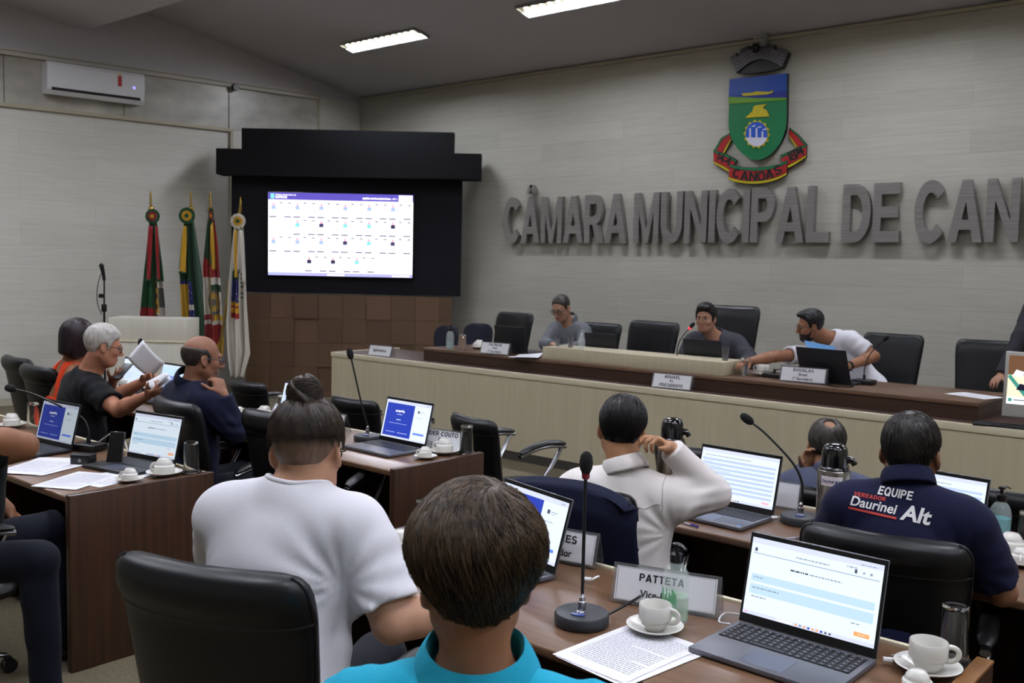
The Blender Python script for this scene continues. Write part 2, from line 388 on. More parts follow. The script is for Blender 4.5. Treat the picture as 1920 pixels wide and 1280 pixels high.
# ------------------------------------------------------------------ lettering on the back wall
m_steel = M('brushed steel', '#8f8b89', rough=.36, metal=.8, noise=1.5, col2='#a8a5a4', scale=(1, 1, 60))
word = 'CÂMARA MUNICIPAL DE CANOAS'
pa = aty(952, 459, YB); pb = aty(1911, 450, YB); base = (pa.z+pb.z)/2
ordn = ['first', 'second', 'third', 'fourth', 'fifth', 'sixth', 'seventh', 'eighth', 'ninth']
wn = ['the first word of the lettering', 'the second, longest word of the lettering', 'the short third word of the lettering', 'the last word, cut by the right edge', 'the last word, cut by the right edge']
LH = .565
for wi, (w, x0, x1) in enumerate((('CÂMARA', 951, 1181), ('MUNICIPAL', 1195, 1560), ('DE', 1584, 1691), ('CAN', 1718, 1914), ('OAS', 1931, 2128))):
    ws = [glyph(c)[0] for c in w]; gap = .075; X0 = aty(x0, 430, YB).x; X1 = aty(x1, 430, YB).x; tot = sum(ws)+gap*(len(w)-1); k = (X1-X0)/tot; x = X0
    for i, c in enumerate(w):
        mb = MB(); mb.T = Matrix.Translation((x, YB-.055, base)) @ rotx(PI/2)
        for p in glyph(c)[1]:
            q = [(a*k, b*LH) for a, b in p]; A = sum(q[j][0]*q[(j+1) % len(q)][1]-q[(j+1) % len(q)][0]*q[j][1] for j in range(len(q)))
            mb.prism(q if A > 0 else q[::-1], -.03, .03)
        o = mb.build('steel_letter', m_steel, None, 20); x += (ws[i]+gap)*k
        setp(o, 'brushed steel letter %s, %s letter of %s' % (c, ordn[i+3*(wi == 4)], wn[wi]), 'letter', 'steel letters of the wall lettering')

# ------------------------------------------------------------------ crest
def cp(px, py): v = aty(px, py, YB-.05); return (v.x, v.z)
crest = thing('coat_of_arms', 'painted coat of arms with crown, shield and ribbon above the wall lettering', 'emblem', (0, YB, 0))
mk = {k: M('crest '+k, c, rough=.45) for k, c in dict(blue='#123f8f', dblue='#15257a', green='#0b6a3f', lgreen='#5f8f1d', yellow='#b9a818', red='#9d1a1f', black='#121414', white='#c9c8d8', grey='#45434a', lgrey='#77747b', dgrey='#1e1d1f', gblue='#1b4fb5').items()}
mkl = list(mk.values()); mi = {k: i for i, k in enumerate(mk)}
def plate(mb, pts, d0, d1, col, side='black'):
    """flat piece on the wall: outline in photo columns/rows turned into wall coordinates, standing d0..d1 off the wall"""
    P = [cp(*p) for p in pts]; A = sum(P[i][0]*P[(i+1) % len(P)][1]-P[(i+1) % len(P)][0]*P[i][1] for i in range(len(P)))
    if A < 0: P = P[::-1]
    old = mb.T; mb.T = rotx(PI/2); mb.prism(P, d0, d1, mi[col], mi[side]); mb.T = old
def curve(*ctrl, n=10): return [(p.x, p.y) for p in bez(*[(a, b, 0) for a, b in ctrl], n=n)]
bot = curve((1477, 225), (1476, 262), (1452, 296), (1424, 301), n=12)+curve((1424, 301), (1396, 300), (1368, 268), (1368, 232), n=12)[1:]
mb = MB()
plate(mb, [(1370, 149), (1478, 138)]+bot, .03, .075, 'green')
plate(mb, [(1370, 149), (1478, 138), (1477, 186), (1368, 194)], .075, .077, 'blue')
plate(mb, [(1368.5, 181), (1477, 170), (1477, 187), (1368.5, 184)], .077, .079, 'dblue')
plate(mb, [(1368.5, 182), (1420, 184.5), (1477, 184), (1477, 188), (1368.5, 196)], .079, .081, 'lgreen')
plate(mb, [(1393, 176), (1416, 174), (1418, 172), (1446, 173), (1453, 169), (1451, 175), (1440, 178), (1396, 181)], .081, .084, 'yellow')
sh = mb.build('shield', mkl, crest)
mb = MB(); plate(mb, [(1399.5, 222), (1413, 210), (1416, 200), (1421, 198), (1441, 196), (1433, 203), (1440, 207), (1446, 219)], .077, .084, 'yellow'); mb.build('winged_hat', mkl, sh)
mb = MB(); g = []; ga = 28
for i in range(4*14):
    a = 2*PI*i/56; r = 1.0 if i % 4 in (0, 1) else .88
    g.append((1421.5+24.5*r*math.cos(a), 252+27*r*math.sin(a)))
plate(mb, g, .077, .083, 'yellow', 'yellow')
plate(mb, [(1421.5+20.5*math.cos(2*PI*i/40), 252+23*math.sin(2*PI*i/40)) for i in range(40)], .083, .085, 'gblue')
plate(mb, [(1421.5+20.5*math.cos(a), 252+23*math.sin(a)) for a in [(.09+i*.82/20)*PI for i in range(21)]], .085, .086, 'white')
for x, y0_, y1_ in ((1409.5, 241, 262), (1421.5, 241, 261), (1432.5, 247, 260)): plate(mb, [(x-1.4, y0_), (x+1.4, y0_), (x+1.7, y1_), (x-1.7, y1_)], .0855, .087, 'white')
for x, y in ((1416, 237), (1427, 239), (1437, 243)): plate(mb, [(x-4.5, y+1.5), (x-2, y-.8), (x+4.5, y-1.5), (x+2, y+1)], .0855, .087, 'white')
mb.build('gear_wheel', mkl, sh)
# crown
mb = MB()
top = []; n = 60
def crown_top(u): return (1372+109*u, 109-22*math.sin(PI*u)**.9-13*u+4*u*u)
def crown_bot(u): return (1384+86*u, 138-20*math.sin(PI*u)-11*u)
pts = []
for i in range(61):
    u = i/60; x, y = crown_top(u); notch = any(abs(u-c) < .035 for c in (.145, .36, .57, .79)); pts.append((x, y+(8 if notch else 0)))
plate(mb, pts+[crown_bot(1-i/20) for i in range(21)], .02, .09, 'grey', 'dgrey')
plate(mb, [crown_bot(i/20) for i in range(21)]+[(crown_bot(1-i/20)[0], 138-11*(1-i/20)+4*math.sin(PI*i/20)) for i in range(1, 20)], .02, .07, 'dgrey')
for c in (.1, .29, .48, .68, .88):
    x, y = crown_top(c); xb, yb = crown_bot(c); X, Y = x+(xb-x)*.55, y+(yb-y)*.55; plate(mb, [(X-1.2, Y-5), (X+1.6, Y-5), (X+1.3, Y+5), (X-1.5, Y+5)], .09, .092, 'black')
for r in range(6):                                   # courses of stone
    v0 = .12+r*.15
    for i in range(16):
        u0 = (i+.5*(r % 2))/16.5; u1 = u0+.045
        if u1 > .99: continue
        q = [];
        for u, v in ((u0, v0), (u1, v0), (u1, v0+.10), (u0, v0+.10)):
            x, y = crown_top(u); xb, yb = crown_bot(u); q.append((x+(xb-x)*v, y+6*(1-v)+(yb-y)*v))
        plate(mb, q, .09, .0925, 'lgrey', 'dgrey')
mb.build('crown', mkl, crest)
# ribbon
mb = MB()
def band(up, lo, d0, d1):
    n = len(up); mix = lambda t: [(a[0]+(b[0]-a[0])*t, a[1]+(b[1]-a[1])*t) for a, b in zip(up, lo)]
    plate(mb, up+lo[::-1], d0, d1, 'black')
    for t0, t1, c in ((.03, .17, 'green'), (.21, .79, 'red'), (.83, .97, 'yellow')): plate(mb, mix(t0)+mix(t1)[::-1], d1, d1+.002, c)
cu_u = curve((1369, 307), (1386, 317), (1452, 318), (1477, 300), n=14); cu_l = curve((1367, 337), (1392, 349), (1444, 350), (1476, 328), n=14)
band(curve((1337, 280), (1349, 285), (1364, 288), (1381, 300), n=8), curve((1338, 307), (1350, 313), (1358, 318), (1368, 324), n=8), .02, .045)
band(curve((1462, 291), (1474, 285), (1490, 279), (1512, 270), n=8), curve((1475, 317), (1487, 311), (1500, 304), (1511, 295), n=8), .02, .045)
band(cu_u, cu_l, .035, .06)
band([(1337, 281), (1350, 258), (1366, 249)], [(1357, 287), (1366, 270), (1370, 262)], .012, .03)
band([(1512, 271), (1496, 252), (1478, 238)], [(1490, 276), (1484, 266), (1477, 254)], .012, .03)
def crest_text(s, pts, sz, d, bold=.02):
    for c, (px, py, ang) in zip(s, pts):
        X, Z = cp(px, py); T = tr(X, -d, Z) @ roty(-ang) @ rotx(PI/2)
        (caps(mb, c, T, sz*.72, mi['black'], .002) if c.isalpha() else add_text(mb, c, T, sz, mi['black'], .02))
crest_text('CANOAS', [(1374+16.2*i+6, [333.5, 338.2, 339.5, 338.8, 335.0, 327.5][i], [-.22, -.1, -.02, .07, .16, .3][i]) for i in range(6)], .135, .0635, .01)
crest_text('14-4', [(1345, 301, -.25), (1351, 304, -.25), (1357, 306.5, -.25), (1363, 309.5, -.3)], .13, .0485)
crest_text('1874', [(1483, 302, .4), (1490, 299, .4), (1497, 295.5, .4), (1504, 291.5, .4)], .14, .0485)
mb.build('ribbon', mkl, crest)

# ------------------------------------------------------------------ screen wall in the corner
m_blk = M('matt black panel', '#0d0d11', rough=.85, spec=.3); m_blk2 = M('matt black panel lower', '#0d0c15', rough=.7, spec=.3)
nF = (-math.sin(YAW), math.cos(YAW), 0)
O = dep(650, 440, 12.5); sw = thing('screen_wall', 'black screen wall with stepped header and brown block panelling below', 'panel wall', (O.x, O.y, 0), YAW)
def pl(px, py, d):                                     # to local x, z on a plane square to the corner, d deep behind O
    v = onpl(px, py, (O.x+nF[0]*d, O.y+nF[1]*d, 0), nF); w = v-Vector((O.x, O.y, 0)); return w.x*math.cos(YAW)+w.y*math.sin(YAW), v.z
def slab(mb, x0, y0, x1, y1, d0, d1, mi=0):
    a = pl(x0, (y0+y1)/2, d0); b = pl(x1, (y0+y1)/2, d0); zt = pl((x0+x1)/2, y0, d0)[1]; zb = pl((x0+x1)/2, y1, d0)[1]
    mb.box(((a[0]+b[0])/2, (d0+d1)/2, (zt+zb)/2), (b[0]-a[0], d1-d0, zt-zb), mi)
mb = MB(); slab(mb, 434, 331, 865, 551, 0, .08); mb.build('black_panel', m_blk2, sw)
mb = MB(); slab(mb, 405, 283, 902, 331, -.25, .06); mb.build('header', m_blk, sw)
mb = MB(); slab(mb, 453, 244, 851, 288, -.12, .06); mb.build('header_cap', m_blk, sw)
m_blocks = [M('brown block %d' % i, c, rough=.55, noise=1.2, col2=c2, scale=(3, 3, 30)) for i, (c, c2) in enumerate((('#5e4733', '#644c37'), ('#584230', '#5e4733'), ('#654c38', '#6b513c')))]
rr = random.Random(4); mb = MB(); za = pl(655, 553, .02)[1]; xa = pl(462, 600, .02)[0]; xb = pl(847, 600, .02)[0]
s_ = (xb-xa)/8.5; zz = za; row = 0
mb.box(((xa+xb)/2, .06, za/2), (xb-xa, .06, za))
while zz > .02:
    h0 = min(s_, zz)
    for i in range(9):
        x0_ = xa+i*s_; x1_ = min(xb, x0_+s_); dd = rr.choice((0, .012, .02, .03))
        mb.box(((x0_+x1_)/2, .03-dd/2, zz-h0/2), (x1_-x0_-.003, .05+dd, h0-.003), rr.randrange(3))
    zz -= s_; row += 1
mb.build('block_panelling', m_blocks, sw)
# television
tv = thing('television', 'large lit screen showing rows of small portraits on the black panel', 'screen', (O.x, O.y, 0), YAW)
x0_, zt = pl(503, 360, -.06); x1_, _ = pl(775, 361, -.06); _, zb = pl(638, 518, -.06); tw_, th_ = x1_-x0_, zt-zb
MB().rbox(((x0_+x1_)/2, -.035, (zt+zb)/2), (tw_+.03, .05, th_+.03), .006).build('casing', M('black gloss', '#0c0e0f', rough=.2), tv)
def em(name, c, s=1.): return M('screen '+name, '#000000', rough=.4, emit=c, es=s)
TVS = 1.1
tvm = [em('white', '#fbf9ff', TVS), em('violet', '#5b50b8', .8), em('dark bar', '#4d4a78', .6), em('lilac', '#aaa6e6', .9), em('teal', '#7fd0cf', .9), em('pink', '#f0a0b4', .9), em('navy', '#3a3c66', .5), em('yellow', '#e6d66a', .9), em('skyblue', '#9fb4ee', .9)]
mb = MB(); mb.T = tr(x0_, -.0605, zb) @ Matrix.Diagonal((tw_/100, 1, th_/58, 1))
def sq(x, z, w, h, c, d=0): mb.box((x+w/2, -d*.0008, z+h/2), (w, .0008, h), c)
sq(0, 0, 100, 58, 0); sq(0, 53, 100, 5, 1, 1); sq(0, 0, 100, 2.2, 3, 1); sq(90, 52.3, 9.5, 5.2, 0, 2)
sq(1.6, 53.6, 2.6, 3.6, 4, 2)
cells = [(r, c) for r in range(3) for c in range(6) if not (r == 1 and c == 0)]
for r, c in cells+[(3, 1.5), (3, 2.5), (3, 3.5)]:
    X = .8+16.5*c; Z = 51.8-12*r-(1.5 if r == 3 else 0)
    dk = 2 if r < 2 else 3
    sq(X, Z-11.2, 4.8, .8, 2, 1); sq(X+10.2, Z-11.2, 4.8, .8, 2, 1); sq(X+7, Z-1.4, 2, .7, 2, 1); sq(X+13, Z-1.6, 2, .7, 2, 1); sq(X+9, Z-1.2, 4, .2, 3, 1)
    a = rr.choice((2, 6, 8, 4)); sq(X+1.4, Z-5.6, 3.0, 2.6, a, 1); sq(X+2.2, Z-3.0, 1.4, 1.8, 5, 1)
    if rr.random() < .5: sq(X+8, Z-5, 5, .3, rr.choice((4, 8, 7)), 1)
sq(41, .3, 12, 1.1, 0, 2); sq(86, .3, 12, 1.1, 0, 2); sq(1, 1.0, 9, .7, 8, 2)
add_text(mb, 'CÂMARA MUNICIPAL DE', tr(4.8, -.004, 55.9) @ rotx(PI/2), 1.3, 0, .02, 'LEFT'); add_text(mb, 'CANOAS', tr(4.8, -.004, 54.1) @ rotx(PI/2), 2.0, 0, .05, 'LEFT')
add_text(mb, 'SESSÃO EXTRAORDINÁRIA - Nº 1', tr(89, -.004, 54.3) @ rotx(PI/2), 1.6, 0, .05, 'RIGHT')
mb.build('display', tvm, tv)

# ------------------------------------------------------------------ presiding bench
m_cream = M('cream laminate', '#b3a98f', rough=.45, noise=1.0, col2='#bbb197', scale=(30, 30, 1.2), detail=5)
m_creamt = M('cream edging', '#c9c0a6', rough=.4)
m_wd = wood('dark walnut', '#34221a', '#432d22', .4)
m_wdz = wood('dark walnut upright', '#3f271a', '#573725', .38, 'z')
m_top = wood('walnut worktop', '#5a4232', '#6d5240', .36, coat=.1)
YD, XL, XR = 6.59, -8.185, 2.0
bench = thing('presiding_bench', 'long cream fronted bench facing the council desks', 'bench', (0, 0, 0))
mb = MB().box(((XL+XR)/2, YD+.0125, .375), (XR-XL, .025, .75)).box((XL+.0125, YD+.5, .375), (.025, .95, .75)); mb.build('front_panel', m_cream, bench)
mb = MB().rbox(((XL+XR)/2, YD+.01, .775), (XR-XL+.01, .04, .05), .004).rbox((XL+.012, YD+.5, .775), (.034, .94, .05), .004); mb.build('edging', m_creamt, bench)
MB().box(((XL+XR)/2, YD+.44, .782), (XR-XL-.05, .82, .03)).build('ledge_top', wood('dark ledge', '#38261e', '#463026', .4), bench)
MB().box(((XL+XR)/2, YD-.004, .04), (XR-XL, .012, .08)).build('kick_board', M('dark skirting', '#3a3630', rough=.7), bench)
ct = thing('bench_counter', 'raised dark wood counter standing on the cream bench', 'counter', (0, 0, 0))
CZ, CY, CX0, CX1 = .92, 6.80, -6.98, -1.74
LZ = .797
MB().box(((CX0+CX1)/2, CY+.02, (CZ-.02+LZ)/2), (CX1-CX0, .04, CZ-.02-LZ)).box((CX1-.02, CY+.36, (CZ-.02+LZ)/2), (.04, .66, CZ-.02-LZ)).box((CX0+.02, CY+.36, (CZ-.02+LZ)/2), (.04, .66, CZ-.02-LZ)).build('counter_front', m_wd, ct)
MB().rbox(((CX0+CX1)/2, CY+.36, CZ-.015), (CX1-CX0+.01, .74, .03), .004).build('counter_top', m_top, ct)
b0 = at(1015, 672, CZ); b1 = at(1363, 704, CZ)
o = MB().rbox(((b0.x+b1.x)/2, CY+.24, CZ+.055), (b1.x-b0.x, .36, .11), .003).build('counter_riser', m_cream)
setp(o, 'low cream box raised on the middle of the dark counter', 'riser')
structure('floor_platform', MB().box(((XL+XR)/2+.2, (YD+.9+YB)/2, .06), (XR-XL-.5, YB-YD-.9, .12)), m_floor)

# ------------------------------------------------------------------ council desks
m_desk = wood('council worktop', '#5d4330', '#71543d', .34, coat=.12)
m_deskend = wood('council desk end', '#352319', '#472f22', .35, 'z')
m_dark = M('dark brown panel', '#2a1a12', rough=.6)  # one even dark brown
def council_desk(label, x0, x1, y0, y1, ends=(1, 1)):
    t = thing('council_desk', label, 'desk', ((x0+x1)/2, (y0+y1)/2, 0), 0, 'council desks'); w = x1-x0; d = y1-y0
    MB().rbox((0, -.012, .735), (w-.04, d-.025, .03), .008, 3).build('worktop', m_desk, t)
    MB().rbox((0, d/2-.009, .735), (w-.04, .018, .04), .003).build('back_edging', m_creamt, t)
    MB().box((0, d/2-.02, .36), (w-.05, .02, .71)).build('modesty_panel', m_deskend, t)
    for s, k in zip((-1, 1), ends):
        if k: MB().rbox((s*(w/2-.02), 0, .38), (.04, d+.01, .76), .005).build('end_panel', m_deskend, t)
    for x in ([0] if w < 2.6 else [-w/6, w/6]): MB().box((x, -.02, .36), (.03, d-.12, .71)).build('divider', m_deskend, t)
    return t
council_desk('walnut council desk at the left with two laptops and loose papers', -7.4, -3.93, 1.80, 2.47)
council_desk('walnut council desk in the middle with a blue login screen laptop', -7.7, -3.385, 3.12, 3.75)
nd = council_desk('nearest walnut council desk with the bright laptop and round microphone', -2.62, -.60, 1.93, 2.62)
MB().rbox((.99, 0, .763), (.042, .70, .010), .003).build('worn_edge', wood('worn orange wood', '#6b451f', '#845a2c', .5, 'y'), nd)['label'] = 'worn orange brown top edge of the end panel'
council_desk('walnut council desk at the right with the tall steel thermos', -2.45, .30, 3.23, 3.90)
# ================================================================== CHAIRS
m_leather = M('black leather', '#0c0d10', rough=.38, bump=(60, .12), spec=.42)
m_lback = M('black shell', '#131417', rough=.5)
m_chrome = M('polished aluminium', '#9c9ca0', rough=.25, metal=1.)
m_blackp = M('black plastic', '#101012', rough=.4)
def pillow(w, h, t, bow=.03, roll=.0, taper=.9, nu=17, nv=21, n=9, wrinkle=0.):
    """upholstered slab in xz (x across, z up from 0), thickness along y, bowed across its width"""
    mb = MB()
    def side(sg):
        def fn(u, v):
            a = 2*u-1; b = 2*v-1
            a = math.copysign(1-(1-abs(a))**1.8, a); b = math.copysign(1-(1-abs(b))**1.8, b)
            k = max(0., 1-abs(b)**n)**(1/n); wd = w/2*(taper+(1-taper)*(b+1)/2)
            e = max(0., 1-abs(a)**6)**.5*max(0., 1-abs(b)**8)**.5
            th = t*(1+roll*max(0., (b-.62)/.38)**.5 if b > .62 else t/t)
            x = wd*k*a; y = sg*th/2*e+bow*(a*a)*k
            if sg > 0 and wrinkle: y += wrinkle*math.sin(9*b+3*a)*e
            return (x, y - (roll*t*.35*max(0., (b-.62)/.38)**.5 if b > .62 else 0), h*(b+1)/2)
        return fn
    mb.grid(side(1), nu, nv); f = side(-1); mb.grid(lambda u, v: f(1-u, v), nu, nv); mb.rear = f
    return mb
def make_chair(name, label, top=1.02, w=.50, arms=True, group='office chairs', headroll=.5, seat=.45):
    c = thing(name, label, 'chair', (0, 0, 0), 0, group)
    mb = MB(); p = pillow(w, .50, .09, .0, 0, 1., n=5)
    mb.T = tr(0, -.22, seat-.03) @ rotx(-PI/2) @ Matrix.Diagonal((1, 1, 1, 1))
    for v in [np.concatenate(p.v)]: mb.add(v, p.f)
    mb.build('seat', m_leather, c, 60)
    bh = top-(seat+.02); rec = .17
    p = pillow(w*1.0, bh, .085, .035, headroll, .86); q = MB(); q.T = tr(0, -.24, seat+.02) @ rotx(rec) @ Matrix.Diagonal((1, 1, 1, 1)); q.add(np.concatenate(p.v), p.f)
    br_ = q.build('backrest', m_leather, c, 60)
    if headroll:
        q = MB(); q.T = tr(0, -.24, seat+.02) @ rotx(rec); q.tube([p.rear(.03+.94*i/24, .70) for i in range(25)], .0035, 6); q.build('seam', M('seam piping', '#15161a', rough=.3), br_, 60)
        q = MB(); q.T = tr(0, -.24, seat+.02) @ rotx(rec)
        for u in (.022, .978): q.tube([p.rear(u, .10+.84*i/20) for i in range(21)], .004, 6)
        q.build('edge_piping', M('seam piping', '#15161a', rough=.3), br_, 60)['kind'] = 'stuff'
    mb = MB(); mb.lathe([(.028, .12), (.028, .30), (.018, .30), (.018, seat-.05)], n=14); mb.rbox((0, 0, seat-.05), (.2, .24, .04), .01)
    mb.build('gas_column', m_blackp, c)
    for i in range(5):
        a = 2*PI*i/5+.3; R = rotz(a); mb = MB()
        mb.T = R; mb.tube([(.02, 0, .125), (.12, 0, .115), (.29, 0, .075)], [.026, .022, .014], 8, flat=.7)
        leg = mb.build('base_leg', m_chrome, c)
        mb = MB(); mb.T = R @ tr(.30, 0, .03)
        for s in (-1, 1): mb.lathe([(0, -.01), (.028, -.01), (.03, 0), (.028, .01), (0, .01)], c=(0, s*.014, 0), n=14, R=rotx(PI/2))
        mb.rbox((-.005, 0, .015), (.03, .02, .05), .006)
        mb.build('caster', m_blackp, leg)
    if arms:
        for s in (-1, 1):
            x = s*(w/2+.025)
            pts = bez((x, .22, .685), (x, .10, .715), (x, -.02, .70), (x, -.12, .655), n=10)
            b = MB().tube(pts, [.016]+[.030]*9+[.016], 10, flat=.5).build('armrest_pad', m_blackp, c, 60)
            mb = MB(); pp = bez((x, .225, .665), (x, .10, .69), (x, .0, .68), (x, -.125, .635), n=8); mb.tube(pp, .017, 8, flat=.8)
            mb.tube(bez((x, .19, .665), (x, .15, .58), (x*.97, .08, .50), (x*.9, .03, .425), n=8), .017, 8, flat=.7)
            mb.build('armrest_frame', m_chrome, c, 60)
    return c
ch = make_chair('office_chair', 'black leather office chair in the left foreground, back to the camera', 1.03, .50)
ch.location = (-1.965, 1.45, 0); ch.rotation_euler = (0, 0, math.radians(20)); ch.scale = (1.07, 1, 1.055)
low = make_chair('office_chair', 'black chair standing alone before the bench, right of the blue login laptop', .86, .46, headroll=.2, seat=.40)
low.location = (-3.87-.36*math.sin(math.radians(-12)), 4.1+.35, 0); low.rotation_euler = (0, 0, math.radians(-12))
def at_back(x, y, yaw, off=.36):                        # seat position from the place of the top of its back
    return (x-off*math.sin(yaw), y+off*math.cos(yaw), 0)
def put(src, x, y, deg, label, z=0., zs=1.):
    a = math.radians(deg); p = at_back(x, y, a); o = dup(src, (p[0], p[1], z), a, label); o.scale = (1, 1, zs)
    return o
put(ch, -4.56, 2.60, -6, 'black leather chair of the bald man in navy at the middle desk')
put(ch, -3.86, 2.74, 10, 'empty black leather chair pulled up to the blue login laptop')
jacket_chair = put(ch, -2.06, 2.745, 12, 'black chair with a navy jacket over its back', zs=.93)
put(ch, -.96, 2.80, 10, 'black leather chair of the person in the printed navy polo', zs=.965)
put(ch, -6.62, 2.78, 0, 'black leather chair of the grey haired man holding papers')
put(ch, -7.30, 2.92, -3, 'black chair at the far left behind the dark haired woman')
put(low, -4.92, 4.08, 3, 'low black chair behind the gooseneck microphone of the middle desk')
put(low, -6.15, 4.08, 0, 'low black chair seen just right of the bald man in navy')
put(low, -1.66, 4.16, 10, 'low black chair of the man in the blue shirt', zs=.90)
put(low, -2.42, 4.22, 6, 'low black chair mostly hidden behind the striped list laptop')
put(low, -.92, 4.32, 4, 'low black chair at the right edge behind the teal bottle')
put(ch, -4.15, .97, 0, 'black chair at the left edge of the photo, only its arm in view')
# chairs behind the bench stand on the platform
hi = make_chair('executive_chair', 'tall black leather chair of the man in the grey jacket', 1.30, .54, group='chairs behind the bench')
hi.scale = (1.1, 1, 1.02); hi.location = (-4.33, 7.92, .12); hi.rotation_euler = (0, 0, math.radians(180))
hi2 = make_chair('office_chair', 'black leather chair behind the open laptop at the left of the bench', 1.13, .50, group='chairs behind the bench', headroll=.3, seat=.48)
hi2.scale = (1.25, 1, 1); hi2.location = (-7.10, 8.0, .12); hi2.rotation_euler = (0, 0, math.radians(172))
for x, y, deg, l, sx_, sz_ in ((-6.12, 8.34, 176, 'black leather chair behind the man in the grey shirt', 1.15, .93),
                     (-5.22, 7.93, 170, 'empty black leather chair between the grey shirt and the grey jacket', 1.35, 1),
                     (-2.93, 8.22, 176, 'black leather chair behind the man leaning in a white T-shirt', 1.1, 1),
                     (-2.02, 8.10, 190, 'black leather chair at the right end of the bench, behind the screen', 1.1, 1)):
    dup(hi2, (x, y, .12), math.radians(deg), l).scale = (sx_, 1, sz_)
def small_chair(name, label, x, y, deg):
    c = thing(name, label, 'chair', (x, y, .12), math.radians(deg), 'small blue chairs')
    mb = MB(); p = pillow(.44, .33, .06, .08, 0, .95, n=3); mb.T = tr(0, -.2, .60) @ rotx(.12); mb.add(np.concatenate(p.v), p.f); mb.build('backrest', M('dark blue upholstery', '#141629', rough=.7), c, 60)
    mb = MB(); p = pillow(.46, .44, .07, 0, 0, 1., n=4); mb.T = tr(0, -.2, .43) @ rotx(-PI/2); mb.add(np.concatenate(p.v), p.f); mb.build('seat', M('dark blue upholstery', '#141629', rough=.7), c, 60)
    for sx in (-1, 1):
        for sy in (-1, 1): MB().tube([(sx*.17, sy*.17, .44), (sx*.21, sy*.21, 0)], .012, 8).build('leg', m_blackp, c)
    for sx in (-.1, .1): MB().tube([(sx, -.2, .42), (sx, -.24, .5), (sx, -.24, .72)], .010, 6).build('back_support', m_blackp, c)
small_chair('small_chair', 'small dark blue chair at the left end of the bench, nearer the wall', -8.0, 8.6, 190)
small_chair('small_chair', 'low dark blue chair just behind the hand gel on the bench end', -7.95, 7.93, 172)

# ================================================================== LAPTOPS
m_lapg = M('laptop grey', '#6d6e76', rough=.38, metal=.5); m_lapd = M('laptop dark', '#26272c', rough=.4, metal=.3); m_key = M('keycap', '#1b1c21', rough=.5); m_bez = M('screen bezel', '#0b0b0d', rough=.3)
m_pad = M('touchpad', '#5f6172', rough=.3, metal=.4)
BR = .72
sm = [em('page', '#e4f2ff', BR), em('pale blue', '#c3e0f8', BR*.95), em('line', '#7d93b8', .7), em('orange', '#e8985a', .9), em('blue', '#2a3fae', .75), em('text', '#8f9fb4', .7), em('bar', '#dfe6ff', BR*.9), em('dark text', '#55617a', .5), em('button', '#5a7be8', .9), em('stripe', '#a9b9e6', .9), em('pink', '#d77f88', .8), em('paper white', '#eef4ff', BR)]
def screen(kind, w, h, seed=0):
    mb = MB(); r = random.Random(seed)
    mb.T = tr(-w/2, 0, 0) @ Matrix.Diagonal((w/100, 1, h/62, 1))
    def q(x, z, a, b, c, d=1): mb.box((x+a/2, -d*.00025, z+b/2), (a, .0004, b), c)
    def words(x, z, L, hh, c):
        e = x+L
        while x < e: a = r.uniform(1, 3.4); q(x, z, min(a, e-x), hh, c, 2); x += a+.7
    q(0, 0, 100, 62, 0, 0)
    if kind == 'doc':
        q(0, 57.5, 100, 4.5, 6); q(0, 0, 100, 3, 6); q(2, 49.3, 96, .5, 2); words(36, 52.5, 26, .9, 5); words(74, 55, 8, .9, 5); words(84, 58.6, 12, .7, 5)
        q(3, 51, 2, 3, 7, 2); q(80, 51.5, 1.8, 3, 7, 2); q(86, 52, 1.4, 1.6, 5, 2); q(91, 52, 1.8, 1.8, 5, 2)
        words(33, 41.5, 14, 1.3, 7); words(48, 41.5, 24, 1.0, 5)
        q(3, 17, 94, 8, 1); q(3, 27, 94, 6, 1); words(5, 30, 8, .9, 5); words(5, 21.5, 22, 1, 5); words(5, 14.5, 12, .9, 5); words(82, 14, 6, .8, 5)
        q(85, 5.6, 11, 3.2, 3, 2); words(88, 7, 6, .6, 0)
        for i in range(9): q(42+3.2*i, .8, 1.6, 1.5, r.choice((2, 4, 7, 3)), 2)
        q(28, .7, 12, 1.7, 11, 2); q(2, .8, 1.5, 1.6, 10, 2)
    elif kind == 'login':
        q(0, 57, 100, 5, 6); q(0, 0, 100, 3, 6); q(3, 3, 62, 54, 4)
        vs = text_geo('agrooling', 5, .05)[0]
        add_text(mb, 'e-sessão', tr(34, -.0007, 43) @ rotx(PI/2), 6, 11, .06); words(28, 39, 12, .8, 0); words(29, 30, 10, 1.2, 0); words(14, 24, 40, .7, 9)
        words(10, 9, 20, 1, 9); words(36, 9, 22, 1, 9); q(73, 46, 4, 4, 7); words(79, 48, 9, .8, 5); words(79, 46, 6, .6, 5); words(72, 38, 12, .8, 5); q(70, 11, 24, 3.2, 8); words(90, 58.5, 6, 1, 5)
    elif kind == 'list':
        q(0, 57.5, 100, 4.5, 6); q(0, 0, 100, 3, 6); words(5, 53, 60, 1, 5)
        for i in range(8): q(2, 47-5.4*i, 95, 2.9, 9); words(4, 45.2-5.4*i, r.uniform(10, 40), .6, 5)
        q(86, 4.4, 9, 2.4, 10, 2)
        for i in range(6): q(40+3.2*i, .8, 1.6, 1.5, r.choice((2, 4, 7, 3)), 2)
    else:
        q(0, 0, 100, 62, 1); q(10, 0, 90, 40, 9); q(30, 20, 22, 18, 4); q(0, 57, 100, 5, 6); q(55, 12, 26, 20, 10)
    return mb
def laptop(name, label, loc, deg, kind='doc', *a, dim=1., **k):
    global sm
    old = sm
    if dim != 1.: sm = [M(m.name+' dim%.2f' % dim, '#000000', rough=.4, emit=m['em'], es=m['es']*dim) for m in old]
    t = laptop_(name, label, loc, deg, kind, *a, **k); sm = old; return t
